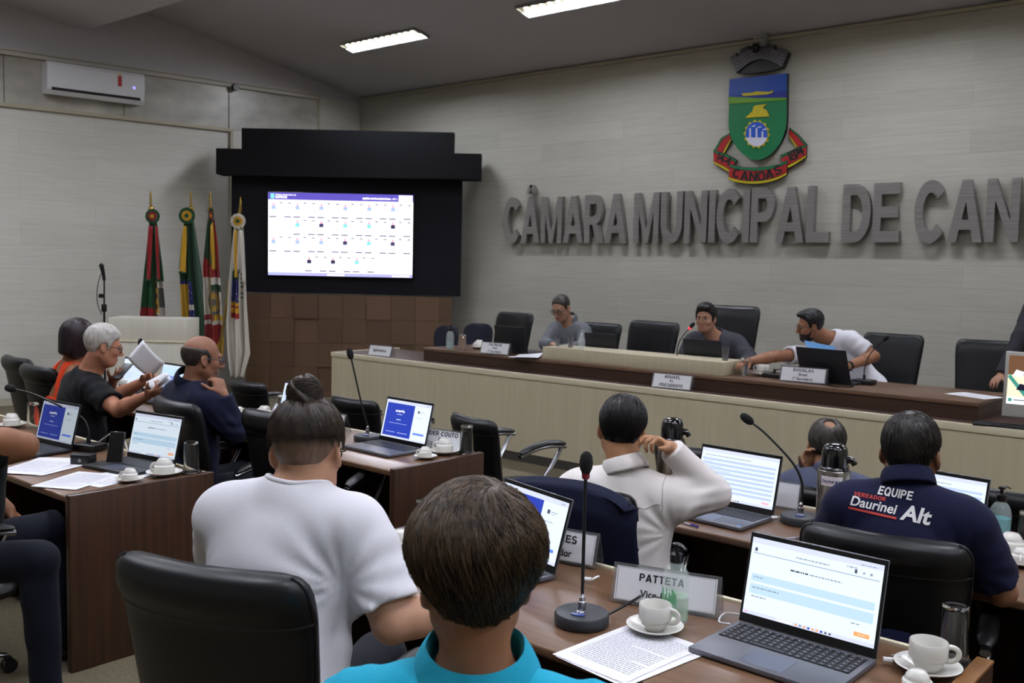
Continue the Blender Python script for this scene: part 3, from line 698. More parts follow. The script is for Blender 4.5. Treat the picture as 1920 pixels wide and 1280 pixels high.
def laptop_(name, label, loc, deg, kind='doc', W=.36, D=.245, tilt=15, dark=False, keys=False, seed=0, group='laptops on the council desks'):
    t = thing(name, label, 'laptop', loc, math.radians(deg), group); bm_ = m_lapd if dark else m_lapg
    MB().rbox((0, 0, .0085), (W, D, .015), .004, 2).build('base', bm_, t)
    MB().rbox((0, -D*.27, .0164), (W*.30, D*.34, .001), .0004, 1).build('touchpad', m_pad, t)
    kw, kd = W*.92, D*.44; y0_ = D*.20
    kb = MB().box((0, y0_, .0163), (kw, kd, .0008)).build('keyboard', m_bez if keys else m_key, t)
    rows, cols_ = 6, 17; mbk = MB()
    for r in range(rows):
        for c in range(cols_):
            if r == 0 and 3 < c < 9:
                if c > 4: continue
                x0_, x1_ = 4, 9
            else: x0_, x1_ = c, c+1
            cx = -kw/2+kw*(x0_+x1_)/2/cols_; wx = kw*(x1_-x0_)/cols_-.003; cy = y0_-kd/2+kd*(r+.5)/rows
            if keys:
                k_ = MB().rbox((0, 0, 0), (wx, kd/rows-.003, .002), .0006, 1) if (x1_-x0_) > 1 else None
                if k_ is None:
                    if 'k' not in _tc: _tc['k'] = MB().rbox((0, 0, 0), (wx, kd/rows-.003, .002), .0006, 1).add([(-.002, -.001, .0011), (.002, -.001, .0011), (.002, .003, .0011), (-.002, .003, .0011)], [(0, 1, 2, 3)], 1).build('key', [m_key, M('key legend', '#a9b0c0')], kb, 0); o_ = _tc['k']
                    else: o_ = _tc['k'].copy(); COL.objects.link(o_)
                else: o_ = k_.build('key', m_key, kb, 0)
                o_.location = (cx, cy, .0175)
            else: mbk.box((cx, cy, .0171), (wx, kd/rows-.003, .0012))
    if not keys:
        kk = mbk.build('key_field', M('keycap field', '#2a2b31', rough=.5), kb, 0); kk['kind'] = 'stuff'
    H = W*.645; R = tr(0, D/2-.004, .016) @ rotx(-math.radians(tilt))
    mb = MB(); mb.T = R; mb.rbox((0, .003, H/2), (W, .006, H), .003, 2); lid = mb.build('lid', bm_, t)
    mb = MB(); mb.T = R; mb.rbox((0, -.0008, H/2), (W-.004, .0025, H-.004), .001, 1); mb.build('bezel', m_bez, lid)
    s = screen(kind, W*.95, H*.84, seed); mb = MB(); mb.T = R @ tr(0, -.0024, H*.10); mb.add(np.concatenate(s.v), s.f, s.m); mb.build('display', sm, lid, 0)
    mb = MB(); mb.T = tr(0, D/2-.004, .013); mb.lathe([(0, -W*.38), (.006, -W*.38), (.006, W*.38), (0, W*.38)], n=10, R=roty(PI/2)); mb.build('hinge', m_bez, t)
    if not dark: MB().rbox((W*.44, -D*.40, .0163), (.018, .012, .0008), .0003, 1).build('sticker', M('blue sticker', '#2b7fd0', rough=.3), t)
    return t
TZ = .752
laptop('laptop', 'grey laptop with a bright page at the right foreground, orange button in the corner', (-1.022, 2.29, TZ), -1.5, 'doc', .39, .27, 13, keys=True, seed=1)
laptop('laptop', 'laptop half hidden behind the head of the person in turquoise', (-2.045, 2.30, TZ), -14, 'login', .38, .26, 16, seed=2)
laptop('laptop', 'grey laptop showing a striped list, under the elbow of the white shirt', (-1.85, 3.46, TZ), -3, 'list', .38, .26, 14, seed=3)
laptop('laptop', 'laptop whose lit screen shows right of the printed navy polo', (-1.12, 3.62, TZ), -6, 'list', .38, .26, 14, seed=4)
laptop('laptop', 'laptop with a blue login screen on the middle desk', (-3.83, 3.44, TZ), -2, 'login', .385, .26, 14, seed=5)
laptop('laptop', 'dark laptop showing a page between the phone and the upturned cups at the left', (-4.32, 2.26, TZ), 9, 'doc', .36, .25, 14, True, seed=6, dim=.72)
laptop('laptop', 'dark laptop with a navy login screen behind the left gooseneck microphone', (-5.03, 2.10, TZ), 5, 'login', .36, .25, 14, True, seed=7, dim=.42)
laptop('laptop', 'laptop showing a blue picture beyond the bald man in navy', (-6.32, 3.50, TZ), 0, 'pic', .37, .25, 14, True, seed=8)
laptop('laptop', 'laptop half covered by the raised sheet of paper', (-6.85, 3.50, TZ), 4, 'list', .37, .25, 14, True, seed=9)
laptop('laptop', 'laptop peeping out just right of the hair bun', (-4.86, 3.48, TZ), -6, 'list', .37, .25, 14, True, seed=10)
g = 'laptops on the bench'
laptop('laptop', 'black laptop before the empty chair at the left of the bench', (-5.985, 7.167, CZ+.001), 176, 'doc', .40, .26, 16, True, seed=11, group=g)
laptop('laptop', 'black laptop behind the cream riser right of the man in the grey shirt', (-5.108, 7.37, CZ+.001), 180, 'doc', .35, .22, 10, True, seed=12, group=g)
laptop('laptop', 'black laptop before the man in the grey jacket', (-4.050, 7.37, CZ+.001), 180, 'doc', .37, .22, 10, True, seed=13, group=g)
laptop('laptop', 'black laptop before the man leaning in a white T-shirt', (-2.878, 7.195, CZ+.001), 172, 'doc', .42, .25, 22, True, seed=14, group=g)

# ================================================================== CUPS, GLASSES
m_china = M('white china', '#d8d6cf', rough=.18, coat=.3)
m_glass = M('clear glass', '#ffffff', rough=.02, trans=1., ior=1.45)
def cup_set(nm, s):
    t = thing(nm, 'x', 'cup', (0, 0, 0))
    prof = [(0, .004), (.022, .004), (.023, 0), (.024, .001), (.026, .004), (.0325, .012), (.035, .020), (.0352, .0265), (.0415, .0285), (.043, .032), (.043, .066), (.0415, .068), (.040, .066), (.039, .034), (.034, .020), (.02, .010), (0, .010)]
    MB().lathe([(r*s, z*s) for r, z in prof], n=32).build('bowl', m_china, t, 50)
    MB().tube([(p.x*s, p.y*s, p.z*s) for p in bez((.041, 0, .058), (.074, 0, .064), (.074, 0, .022), (.036, 0, .024), n=12)], .0048*s, 8, flat=1.3).build('handle', m_china, t, 60)
    return t
def saucer(s, label, loc):
    prof = [(0, .003), (.025, .003), (.026, 0), (.03, .001), (.035, .005), (.062, .012), (.074, .019), (.075, .021), (.073, .0215), (.058, .0155), (.034, .008), (.03, .006), (0, .006)]
    o = MB().lathe([(r*s, z*s) for r, z in prof], n=36).build('saucer', m_china, None, 50); o.location = loc
    return setp(o, label, 'saucer', 'white saucers')
up1 = None
def cup(x, y, z, s, label, inv=True, a=0., slabel=None):
    k = ('cup', s)
    if k not in _tc: _tc[k] = t = cup_set('coffee_cup' if s < .9 else 'tea_cup', s); t['label'] = label; t['group'] = 'white cups'
    else: t = dup(_tc[k], (0, 0, 0), 0, label, 'white cups')
    zz = z+.0065*s
    if slabel: saucer(s, slabel, (x, y, z))
    else: zz = z
    t.location = (x, y, zz+(.0685*s if inv else 0)); t.rotation_euler = (PI if inv else 0, 0, a)
    return t
cup(-1.362, 2.225, TZ, 1.05, 'white cup standing upright beside the green hand gel', False, .15, 'white saucer lying on the printed sheet in the foreground')
cup(-.715, 2.47, TZ, 1.08, 'white upright cup at the right corner of the nearest desk', False, .4, 'white saucer under the upright cup at the right corner')
cup(-.695, 2.325, TZ, .80, 'small upturned cup at the bottom edge of the photo, right corner', True, 1.5)
cup(-2.37, 2.22, TZ, 1.15, 'upturned cup between the white T-shirt and the brown hair', True, .5, 'saucer under the upturned cup behind the foreground head')
cup(-4.05, 2.29, TZ, 1.08, 'larger upturned cup at the end of the left desk', True, 3.6, 'larger saucer at the end of the left desk')
cup(-4.045, 2.12, TZ, .80, 'small upturned cup nearest the camera on the left desk', True, 3.6, 'small saucer nearest the camera on the left desk')
cup(-5.82, 2.33, TZ, 1.08, 'upturned cup at the far left, beside the elbow', True, 3.4, 'saucer at the far left, beside the elbow')
cup(-3.53, 3.60, TZ, 1.08, 'larger upturned cup at the end of the middle desk', True, 3.4, 'larger saucer at the end of the middle desk')
cup(-3.51, 3.44, TZ, .80, 'small upturned cup at the end of the middle desk', True, 3.4, 'small saucer at the end of the middle desk')
cup(-5.17, 3.62, TZ, 1.08, 'larger upturned cup left of the hair bun', True, 3.4)
cup(-5.35, 3.55, TZ, .80, 'tiny upturned cup above the empty chair back, left of the bun', True, 3.4)
cup(-.825, 3.755, TZ, 1.02, 'larger upturned cup at the right edge below the teal bottle', True, .2, 'larger saucer at the right edge below the teal bottle')
cup(-.765, 3.635, TZ, .80, 'small upturned cup at the right edge, nearest the phone', True, -1.4, 'small saucer at the right edge, nearest the phone')
cup(-6.98, 3.64, TZ, 1.1, 'cup before the dark haired woman, left of the two', False, .2, 'saucer before the dark haired woman, left of the two')
cup(-6.80, 3.62, TZ, 1.1, 'cup before the dark haired woman, right of the two', False, .2, 'saucer before the dark haired woman, right of the two')
cup(-6.538, 7.147, CZ, 1.2, 'upturned cup at the left of the bench counter', True, 3.2, 'saucer at the left of the bench counter')
cup(-3.450, 7.147, CZ, 1.2, 'cup beside the cream riser on the bench, near the outstretched arm', False, 3.2, 'saucer beside the cream riser on the bench')
def glass(x, y, z, s, label, inv=True, coaster=None):
    if 'glass' not in _tc:
        prof = [(0, 0), (.026, 0), (.028, .003), (.033, .12), (.0345, .13), (.033, .13), (.0305, .12), (.0262, .012), (0, .010)]
        o = MB().lathe(prof, n=28).build('drinking_glass', m_glass, None, 50); _tc['glass'] = o
    else: o = _tc['glass'].copy(); COL.objects.link(o)
    if coaster:
        c = MB().lathe([(0, 0), (.042, 0), (.05, .006), (.049, .0075), (.04, .004), (0, .004)], n=28).build('coaster', M('silver coaster', '#b8b8ba', rough=.2, metal=1.), None, 50); c.location = (x, y, z); setp(c, coaster, 'coaster', 'silver coasters'); z += .0042
    o.location = (x, y, z+(.13*s if inv else 0)); o.rotation_euler = (PI if inv else 0, 0, 0); o.scale = (s,)*3
    return setp(o, label, 'glass', 'clear tumblers')
glass(-.685, 2.575, TZ, 1.15, 'upturned tumbler at the right corner of the nearest desk', True, 'silver coaster at the right corner of the nearest desk')
glass(-4.02, 2.41, TZ, 1.12, 'upturned tumbler at the end of the left desk', True, 'silver coaster at the end of the left desk')
glass(-3.455, 3.69, TZ, 1.15, 'upturned tumbler at the end of the middle desk', True, 'silver coaster at the end of the middle desk')
glass(-5.74, 2.42, TZ, 1.12, 'tumbler behind the navy login laptop at the far left', True)
glass(-5.07, 3.69, TZ, 1.12, 'tumbler just left of the hair bun', True)
glass(-.795, 3.855, TZ, 1.1, 'tumbler at the right edge behind the cups', True)
glass(-2.47, 2.42, TZ, 1.1, 'tumbler just peeping out left of the brown hair', True)
glass(-7.08, 3.66, TZ, 1.1, 'tumbler before the dark haired woman', True)
glass(-6.547, 6.909, CZ, 1.2, 'tumbler at the left of the bench counter', True)
glass(-5.413, 6.985, CZ+.111, .75, 'short glass before the man in the grey shirt, left of the pair', False)
glass(-5.261, 6.985, CZ+.111, .8, 'short glass before the man in the grey shirt, right of the pair', False)
glass(-3.717, 7.014, CZ+.111, .85, 'short glass on the right end of the cream riser', False)
glass(-3.564, 7.071, CZ, 1.1, 'short glass beyond the right end of the cream riser', False)

# ================================================================== MICROPHONES
m_foam = M('microphone foam', '#0d0d0f', rough=.95, bump=(400, .4)); m_gray = M('microphone base grey', '#2e3034', rough=.45)
def mic(name, label, loc, deg, pts, base='round', ring=True, red=None, hs=1.):
    t = thing(name, label, 'microphone', loc, math.radians(deg), 'gooseneck microphones')
    if base == 'round':
        MB().lathe([(0, 0), (.075, 0), (.077, .004), (.077, .028), (.073, .033), (0, .040)], n=40).build('base', m_gray, t, 40)
        mb = MB(); mb.lathe([(0, .0), (.021, .0), (.021, .003), (0, .004)], n=24, c=(0, -.038, .0355), sy=.45); mb.build('button', M('blue button', '#3c4a86', rough=.3), t, 40)
        mb = MB(); add_text(mb, 'TSI', tr(0, -.026, .0385) @ rotx(.09), .018, 0, .03); mb.build('printed_mark', M('white print', '#d5d7dc'), t, 0)
        MB().lathe([(0, .036), (.011, .036), (.011, .062), (.0085, .064), (.0085, .076), (.0065, .078), (0, .096)], n=16).build('connector', m_chrome, t, 40)
        z0 = .085
    else:
        mb = MB(); mb.rbox((0, 0, .018), (.16, .11, .036), .008, 3); mb.build('base', m_blackp, t, 40)
        MB().rbox((.045, -.02, .0375), (.03, .02, .004), .001, 1).build('button', m_gray, t, 40)
        MB().lathe([(0, .034), (.012, .034), (.010, .07), (0, .075)], n=14).build('connector', m_blackp, t, 40)
        z0 = .06
    P = [(0, 0, z0)]+[tuple(p) for p in pts]
    path = [];
    for i in range(len(P)-1): path.append(Vector(P[i]))
    path.append(Vector(P[-1])); sm_ = []
    for i in range(len(path)-1):
        a = path[max(i-1, 0)]; b = path[i]; c = path[i+1]; d = path[min(i+2, len(path)-1)]
        for k in range(6):
            u = k/6; sm_.append(.5*((2*b)+(c-a)*u+(2*a-5*b+4*c-d)*u*u+(3*b-a-3*c+d)*u**3))
    sm_.append(path[-1])
    MB().tube(sm_, .0042*hs, 8).build('gooseneck', m_blackp, t, 60)
    d = (sm_[-1]-sm_[-3]).normalized(); R = Vector((0, 0, 1)).rotation_difference(d).to_matrix().to_4x4()
    mb = MB(); mb.T = Matrix.Translation(sm_[-1]) @ R
    mb.lathe([(0, -.002), (.009*hs, 0), (.0145*hs, .012*hs), (.016*hs, .026*hs), (.0135*hs, .042*hs), (.007*hs, .050*hs), (0, .052*hs)], n=18); mb.build('windscreen', m_foam, t, 60)
    if ring:
        mb = MB(); mb.T = Matrix.Translation(sm_[-1]) @ R; mb.lathe([(.0055*hs, -.016), (.0085*hs, -.014), (.0095*hs, -.001), (.006*hs, .001)], n=16)
        mb.build('light_ring', red or M('dark red ring', '#7a1420', rough=.3), t, 60)
    return t
mic('gooseneck_microphone', 'upright gooseneck microphone with round base in the foreground', (-1.545, 2.135, TZ), 20, [(0, 0, .2), (0, 0, .34), (0, .002, .425)], hs=1.2)
mic('gooseneck_microphone', 'gooseneck microphone bending left in front of the striped list laptop', (-1.56, 3.62, TZ), 20, [(0, 0, .16), (-.04, 0, .24), (-.14, 0, .34), (-.20, .0, .385)], ring=False, hs=1.15)
mic('gooseneck_microphone', 'gooseneck microphone leaning left beside the blue login laptop', (-4.10, 3.56, TZ), 30, [(-.03, 0, .18), (-.075, 0, .36), (-.10, 0, .46)], ring=False, hs=1.2)
mic('gooseneck_microphone', 'long gooseneck microphone arching over the navy login laptop at the left', (-4.87, 2.33, TZ), 20, [(0, 0, .10), (-.03, .0, .155), (-.12, -.0, .195), (-.36, -.0, .265), (-.50, -.0, .285)], 'box', ring=False, hs=1.35)
mic('gooseneck_microphone', 'gooseneck microphone at the right of the white T-shirt man on the bench', (-2.668, 7.243, CZ), 180, [(0, 0, .12), (-.03, 0, .22), (-.09, 0, .30), (-.13, 0, .34)], 'box', ring=False)
mic('gooseneck_microphone', 'black box microphone left of the laptop of the white T-shirt man', (-3.326, 7.100, CZ), 170, [(-.04, 0, .07), (-.10, -.02, .085), (-.16, -.03, .09)], 'box', ring=False)
mic('gooseneck_microphone', 'microphone with a glowing red ring before the man in the grey jacket', (-4.212, 7.100, CZ+.0), 180, [(0, 0, .18), (-.03, -.02, .27), (-.085, -.05, .35)], 'box', ring=True, red=M('red ring light', '#ff1020', emit='#ff2030', es=2.2), hs=1.1)
m = mic('gooseneck_microphone', 'tiny microphone before the cream rostrum, left of the raised sheet', (-6.92, 3.71, TZ), 0, [(0, 0, .14), (.01, 0, .26), (.02, .0, .33)], 'box', ring=False, hs=1.3)

# ================================================================== NAME PLATES
m_acr = M('clear acrylic', '#e8ebee', rough=.06, trans=.9, ior=1.3); m_card = M('white card', '#dcdce0', rough=.7); m_ink = M('black ink', '#1a1a1d', rough=.7)
def caps2(mb, s, off, z, sz):
    if ' ' in s and s.isupper() and 'º' not in s: caps(mb, s, tr(off, -.0036, z) @ rotx(PI/2), sz*.72, 1, .0005, gap=.13, wscale=.9)
    else: add_text(mb, s, tr(off, -.0042, z) @ rotx(PI/2), sz, 1, .02)
def nameplate(label, loc, deg, lines, W=.30, H=.105, tilt=18, align='CENTER', szs=None, off=0.):
    t = thing('name_plate', label, 'name plate', (loc[0], loc[1], loc[2]+.0015), math.radians(deg), 'tent name plates')
    a = math.radians(tilt); h = H*math.cos(a); dy = H*math.sin(a)
    mb = MB(); mb.T = tr(0, 0, h) @ rotx(-a)
    mb.box((0, 0, -H/2), (W, .003, H)); mb.T = tr(0, 0, h) @ rotx(a); mb.box((0, 0, -H/2), (W, .003, H))
    mb.build('acrylic_stand', m_acr, t, 0)
    mb = MB(); mb.T = tr(0, 0, h) @ rotx(-a); mb.box((0, -.0028, -H/2), (W*.93, .001, H*.86))
    for x, z, w, hh in ((0, -H*.09, W*.90, .0008), (0, -H*.91, W*.90, .0008), (-W*.45, -H/2, .0008, H*.82), (W*.45, -H/2, .0008, H*.82)): mb.box((x, -.0035, z), (w, .0004, hh), 1)
    n = len(lines)
    for i, s in enumerate(lines):
        sz = (szs or [.03]*n)[i]; z = -H/2+(n/2-i-.5)*H*.80/n-sz*.33
        (caps(mb, s, tr(off, -.0036, z) @ rotx(PI/2), sz*.72, 1, .0005, gap=.13, wscale=.9) if s.isupper() and all(ch in 'ABCDEGILMNOPQRSTUVÇF' for ch in s) else caps2(mb, s, off, z, sz))
    mb.build('card', [m_card, m_ink], t, 0)
    return t
nameplate('name plate standing behind the pump bottle with green print', (-1.445, 2.42, TZ), 17, ['PATTETA', 'Vice-Líder'], .325, .115, szs=[.031, .029], off=-.012)
nameplate('name plate half hidden by the laptop, left of the foreground microphone', (-1.955, 2.56, TZ), 12, ['MORAES', 'Vereador'], .30, .115, szs=[.036, .031])
nameplate('name plate between the blue login laptop and the upturned cups', (-3.62, 3.68, TZ), 8, ['EIDER COUTO', 'PL', 'Vice-Líder'], .34, .115, szs=[.034, .028, .028])
nameplate('name plate on the middle desk, just right of the hair bun', (-4.52, 3.62, TZ), 4, ['GONÇALVES', 'PL'], .31, .115, szs=[.034, .028])
nameplate('name plate on the bench ledge before the man in the grey jacket', (-4.0, 6.69, LZ), 4, ['ABMAEL', 'PL', 'PRESIDENTE'], .36, .13, szs=[.036, .030, .036])
nameplate('name plate alone at the left end of the bench ledge', (-7.50, 6.69, LZ), 4, ['IMPRENSA'], .33, .12, szs=[.038])
nameplate('name plate at the left of the bench counter beside the cup', (-6.023, 6.823, CZ), 6, ['PATRICIA', 'PSD', '2º Secretário'], .34, .12, szs=[.034, .028, .03])
nameplate('name plate before the laptop of the white T-shirt man on the bench', (-3.021, 6.957, CZ), 6, ['DOUGLAS', 'Brasil', '1º Secretário'], .36, .125, szs=[.034, .03, .03])
nameplate('small upright card behind the base of the leaning microphone', (-1.72, 3.80, TZ), 4, ['', ''], .16, .12, 12)

# ================================================================== PAPERS, PENS, PHONES
m_paper = M('white paper', '#d9d9de', rough=.85); m_print = M('grey print', '#84868d', rough=.9)
def sheet(label, x, y, z, deg, lines=22, seed=0, w=.225, h=.318, group='printed sheets', curl=.0):
    t = MB(); r = random.Random(seed)
    t.grid(lambda u, v: ((u-.5)*w, (v-.5)*h, .0006+curl*(u*u)*v), 6, 6); t.grid(lambda u, v: ((.5-u)*w, (v-.5)*h, curl*((1-u)**2)*v), 6, 6)
    for i in range(lines):
        yy = h/2-.035-i*(h-.07)/max(lines, 1); x0_ = -w/2+.022
        if r.random() < .1: continue
        L = w-.044 if r.random() > .15 else (w-.044)*r.uniform(.4, .9); xx = x0_
        while xx < x0_+L:
            a = r.uniform(.006, .02); a = min(a, x0_+L-xx); zz = .0011+curl*((xx/w+.5)**2)*(yy/h+.5)
            t.add([(xx, yy, zz), (xx+a, yy, zz), (xx+a, yy+.0028, zz), (xx, yy+.0028, zz)], [(0, 1, 2, 3)], 1); xx += a+.003
    o = t.build('paper_sheet', [m_paper, m_print], None, 0); o.location = (x, y, z); o.rotation_euler = (0, 0, math.radians(deg)); return setp(o, label, 'paper', group)
sheet('printed sheet under the saucer in the foreground', -1.335, 2.06, TZ+.0016, -5, 26, 1, w=.235, h=.335)
sheet('lower printed sheet showing along the right edge of the foreground page', -1.315, 2.05, TZ, -8, 26, 2, w=.235, h=.335)
sheet('printed sheet nearest the desk corner at the left', -4.22, 1.965, TZ+.0016, 28, 24, 3)
sheet('printed sheet reaching under the small cup on the left desk', -4.17, 2.10, TZ, 14, 24, 4)
sheet('topmost printed sheet of the farther pile on the left desk', -4.62, 1.96, TZ+.0032, 32, 20, 5)
sheet('sheet below the topmost one of the farther pile at the left', -4.58, 2.00, TZ+.0016, 22, 20, 6)
sheet('lowest sheet of the farther pile at the left', -4.66, 2.02, TZ, 40, 10, 7)
sheet('sheet lying at the right end of the bench under the resting hand', -1.868, 7.167, CZ+.001, 70, 16, 8, group='loose sheets on the bench')
sheet('upper sheet of the papers left of the cream riser', -5.651, 6.862, CZ+.012, 30, 18, 9, group='loose sheets on the bench', curl=.02)
sheet('lower sheet of the papers left of the cream riser', -5.689, 6.881, CZ+.001, 10, 18, 10, group='loose sheets on the bench')
def pen(label, x, y, z, deg, col, cap):
    t = thing('ballpoint_pen', label, 'pen', (x, y, z+.0045), math.radians(deg), 'ballpoint pens')
    MB().lathe([(0, -.06), (.0015, -.058), (.0036, -.045), (.0036, .07), (0, .07)], n=8, R=roty(PI/2)).build('barrel', M(*col), t)
    MB().lathe([(0, .05), (.0044, .05), (.0044, .085), (0, .088)], n=8, R=roty(PI/2)).build('cap', M(*cap), t); return t
pen('clear pen with a blue cap by the white shirt man', -1.90, 3.275, TZ, -10, ('pen barrel', '#b9b5c8'), ('pen cap blue', '#2a2a8e'))
pen('pen lying beside the base of the leaning microphone', -1.50, 3.34, TZ, 60, ('pen barrel', '#b9b5c8'), ('pen cap grey', '#7d7d85'))
ph = thing('phone', 'black phone propped upright against a small box at the left', 'phone', (-4.42, 2.235, TZ+.003), math.radians(35))
mb = MB(); mb.T = rotx(-.30); mb.rbox((0, 0, .08), (.078, .010, .16), .004, 3); mb.build('case', m_blackp, ph)
mb = MB(); mb.T = rotx(-.30); mb.rbox((0, -.0055, .08), (.070, .001, .15), .0005, 1); mb.build('screen', m_bez, ph)
bx = thing('earphone_case', 'small black box standing before the propped phone', 'box', (-4.55, 2.15, TZ), math.radians(30))
MB().rbox((0, 0, .022), (.105, .06, .044), .006, 3).build('body', m_blackp, bx); MB().rbox((0, 0, .047), (.107, .062, .006), .003, 2).build('lid', M('box lid', '#26272b', rough=.3), bx)
mb = MB(); mb.lathe([(.005, 0), (.009, 0), (.009, .0006), (.005, .0006)], n=18, c=(0, -.0305, .022), R=rotx(PI/2)); mb.build('printed_mark', M('grey mark', '#77787c'), bx)
ph2 = thing('phone', 'dark phone lying face up near the right edge of the photo', 'phone', (-.80, 3.50, TZ), math.radians(25))
MB().rbox((0, 0, .005), (.08, .165, .010), .004, 3).build('case', m_blackp, ph2); MB().rbox((0, 0, .0103), (.072, .156, .001), .0004, 1).build('screen', m_bez, ph2); MB().rbox((-.018, .052, .011), (.03, .035, .003), .001, 2).build('camera_bump', m_blackp, ph2)

# ================================================================== BOTTLES, THERMOS
m_pet = M('clear plastic', '#dfeae6', rough=.06, alpha=.24, spec=.8)
def gel_bottle(label, loc, deg, s=1., gel=None, fill=.6, cap='#0e0e10', print_=None, group='hand gel bottles'):
    t = thing('hand_gel_bottle', label, 'bottle', loc, math.radians(deg), group)
    pr = [(0, .002), (.026, .002), (.031, 0), (.034, .006), (.034, .105), (.031, .125), (.022, .142), (.0135, .15), (.0135, .160)]
    MB().lathe([(r*s, z*s) for r, z in pr], n=28).build('bottle', m_pet, t, 50)
    if gel:
        f = fill*.12; g = [(0, .004), (.029, .004), (.0325, .008), (.0325, min(f, .105)), (0, min(f, .105))]
        MB().lathe([(r*s, z*s) for r, z in g], n=28).build('gel', gel, t, 40)
    mb = MB(); mb.lathe([(0, .152*s), (.0155*s, .152*s), (.0155*s, .172*s), (.009*s, .176*s), (.0055*s, .178*s), (.0055*s, .190*s), (.011*s, .192*s), (.011*s, .199*s), (0, .201*s)], n=20)
    mb.tube([(0, 0, .195*s), (.02*s, 0, .198*s), (.036*s, 0, .192*s)], [.006*s, .0055*s, .004*s], 8, flat=.7); mb.build('pump', M('pump '+cap, cap, rough=.3), t, 50)
    if print_:
        mb = MB(); a0, a1 = -2.5, -.6
        for k in range(16):
            if k in (3, 7, 10): continue
            u0 = a0+(a1-a0)*k/16; u1 = a0+(a1-a0)*(k+.8)/16; z0 = (.045+.012*((k*7) % 5)/5)*s; z1 = (.075+.022*((k*3) % 4)/4)*s; r_ = .0345*s
            mb.add([(r_*math.cos(u0), r_*math.sin(u0), z0), (r_*math.cos(u1), r_*math.sin(u1), z0), (r_*math.cos(u1), r_*math.sin(u1), z1), (r_*math.cos(u0), r_*math.sin(u0), z1)], [(0, 1, 2, 3)])
        mb.build('printed_label', print_, t, 0)
    return t
m_gelg = M('green gel', '#b9d8bd', rough=.08, alpha=.42); m_gelt = M('teal gel', '#1f9aa3', rough=.1, alpha=.88)
gel_bottle('clear pump bottle with green print on the nearest desk', (-1.365, 2.335, TZ), -20, 1.12, m_gelg, .55, print_=M('green print', '#5aa878', rough=.6))
gel_bottle('pump bottle of teal gel at the right edge', (-.885, 3.835, TZ), 60, 1.12, m_gelt, .80)
gel_bottle('clear pump bottle of hand gel at the left end of the bench', (-6.719, 6.909, CZ), 30, 1.2, M('pale gel', '#a9c4c4', rough=.1, alpha=.5), .45)
gel_bottle('small clear pump bottle with a white top on the cream riser', (-5.051, 6.862, CZ+.111), 30, .85, None, cap='#c9ccd0')
m_st = M('thermos steel', '#8a8580', rough=.25, metal=1., noise=2., col2='#9a958f', scale=(1, 1, 40))
def thermos(label, loc, deg, mark=True):
    t = thing('thermos', label, 'thermos', loc, math.radians(deg), 'steel thermos flasks'); s = 1.0
    MB().lathe([(0, 0), (.060, 0), (.062, .004), (.062, .225), (.058, .232), (0, .232)], n=36).build('body', m_st, t, 40)
    mb = MB(); mb.lathe([(0, .23), (.058, .23), (.056, .240), (.050, .245), (.050, .285), (.048, .31), (.040, .327), (.025, .334), (0, .336)], n=30); mb.tube([(.03, 0, .275), (.065, 0, .272), (.075, 0, .255)], [.018, .014, .012], 10); mb.build('pump_top', M('thermos black', '#0b0b0e', rough=.15, coat=.5), t, 50)
    MB().tube(bez((-.03, .045, .25), (-.02, .09, .262), (.02, .09, .262), (.03, .045, .25), n=8), .006, 8).build('handle', m_blackp, t, 50)
    if mark:
        mb = MB(); r_ = .0624
        def wrap(x, z, d=0): a = -PI/2+x/r_; return ((r_+d)*math.cos(a), (r_+d)*math.sin(a), z)
        n = 10
        for i in range(n):
            x0_, x1_ = -.052+.085*i/n, -.052+.085*(i+1)/n
            mb.add([wrap(x0_, .176), wrap(x1_, .176), wrap(x1_, .213), wrap(x0_, .213)], [(0, 1, 2, 3)], 0)
            if i < 6: mb.add([wrap(x0_, .1855, .0004), wrap(x1_, .1855, .0004), wrap(x1_, .187, .0004), wrap(x0_, .187, .0004)], [(0, 1, 2, 3)], 2)
        for s_, x, z, sz in (('Daurinei', -.022, .190, .0135), ('Alt', .016, .184, .021)):
            vs, fs = text_geo(s_, sz, .03); mb.add([wrap(x+v.x, z+v.y, .0005) for v in vs], fs, 1)
        mb.build('label', [M('sticker white', '#d5d3d6', rough=.5), M('logo blue', '#1c2f72', rough=.5), M('logo red', '#b5402f', rough=.5)], t, 0)
    return t
thermos('steel thermos with black pump top and printed sticker', (-1.44, 3.64, TZ), 22)
thermos('thermos whose black top shows beside the raised hand', (-2.22, 3.72, TZ), 30, False)

# ================================================================== MONITOR, KEYBOARD, MOUSE on the ledge
mo = thing('monitor', 'white desktop monitor at the right edge showing people at a meeting', 'monitor', (-1.30, 6.74, LZ), math.radians(4))
mx, mw, mh = .0, .56, .42
mb = MB(); mb.T = tr(0, 0, .06) @ rotx(-.08); mb.rbox((mx, 0, mh/2), (mw, .028, mh), .008, 3); mb.build('casing', M('monitor silver', '#b6b3ad', rough=.35, metal=.3), mo)
mm = [em('wood brown', '#6b4a33', .8), em('shirt blue', '#6f86b4', .9), em('cream', '#d8cfb4', .95), em('dark', '#1d1f3c', .4), em('white2', '#eef6f6', 1.), em('teal2', '#3f8f80', .8), em('skin', '#a98a78', .8)]
mb = MB(); mb.T = tr(0, 0, .06) @ rotx(-.08) @ tr(-mw/2+.022, -.0146, .085)
sw_, sh_ = mw-.044, mh-.11
def q2(pts, c, d=0): mb.add([(x*sw_, -.0004*d, z*sh_) for x, z in pts], [tuple(range(len(pts)))], c)
q2([(0, 0), (1, 0), (1, 1), (0, 1)], 0); q2([(0, 0), (1, 0), (1, .15), (0, .15)], 4, 1); q2([(0, .15), (.55, .15), (.2, .6), (0, .6)], 2, 1); q2([(.0, .55), (.2, .15), (.26, .15), (.02, .62)], 5, 2)
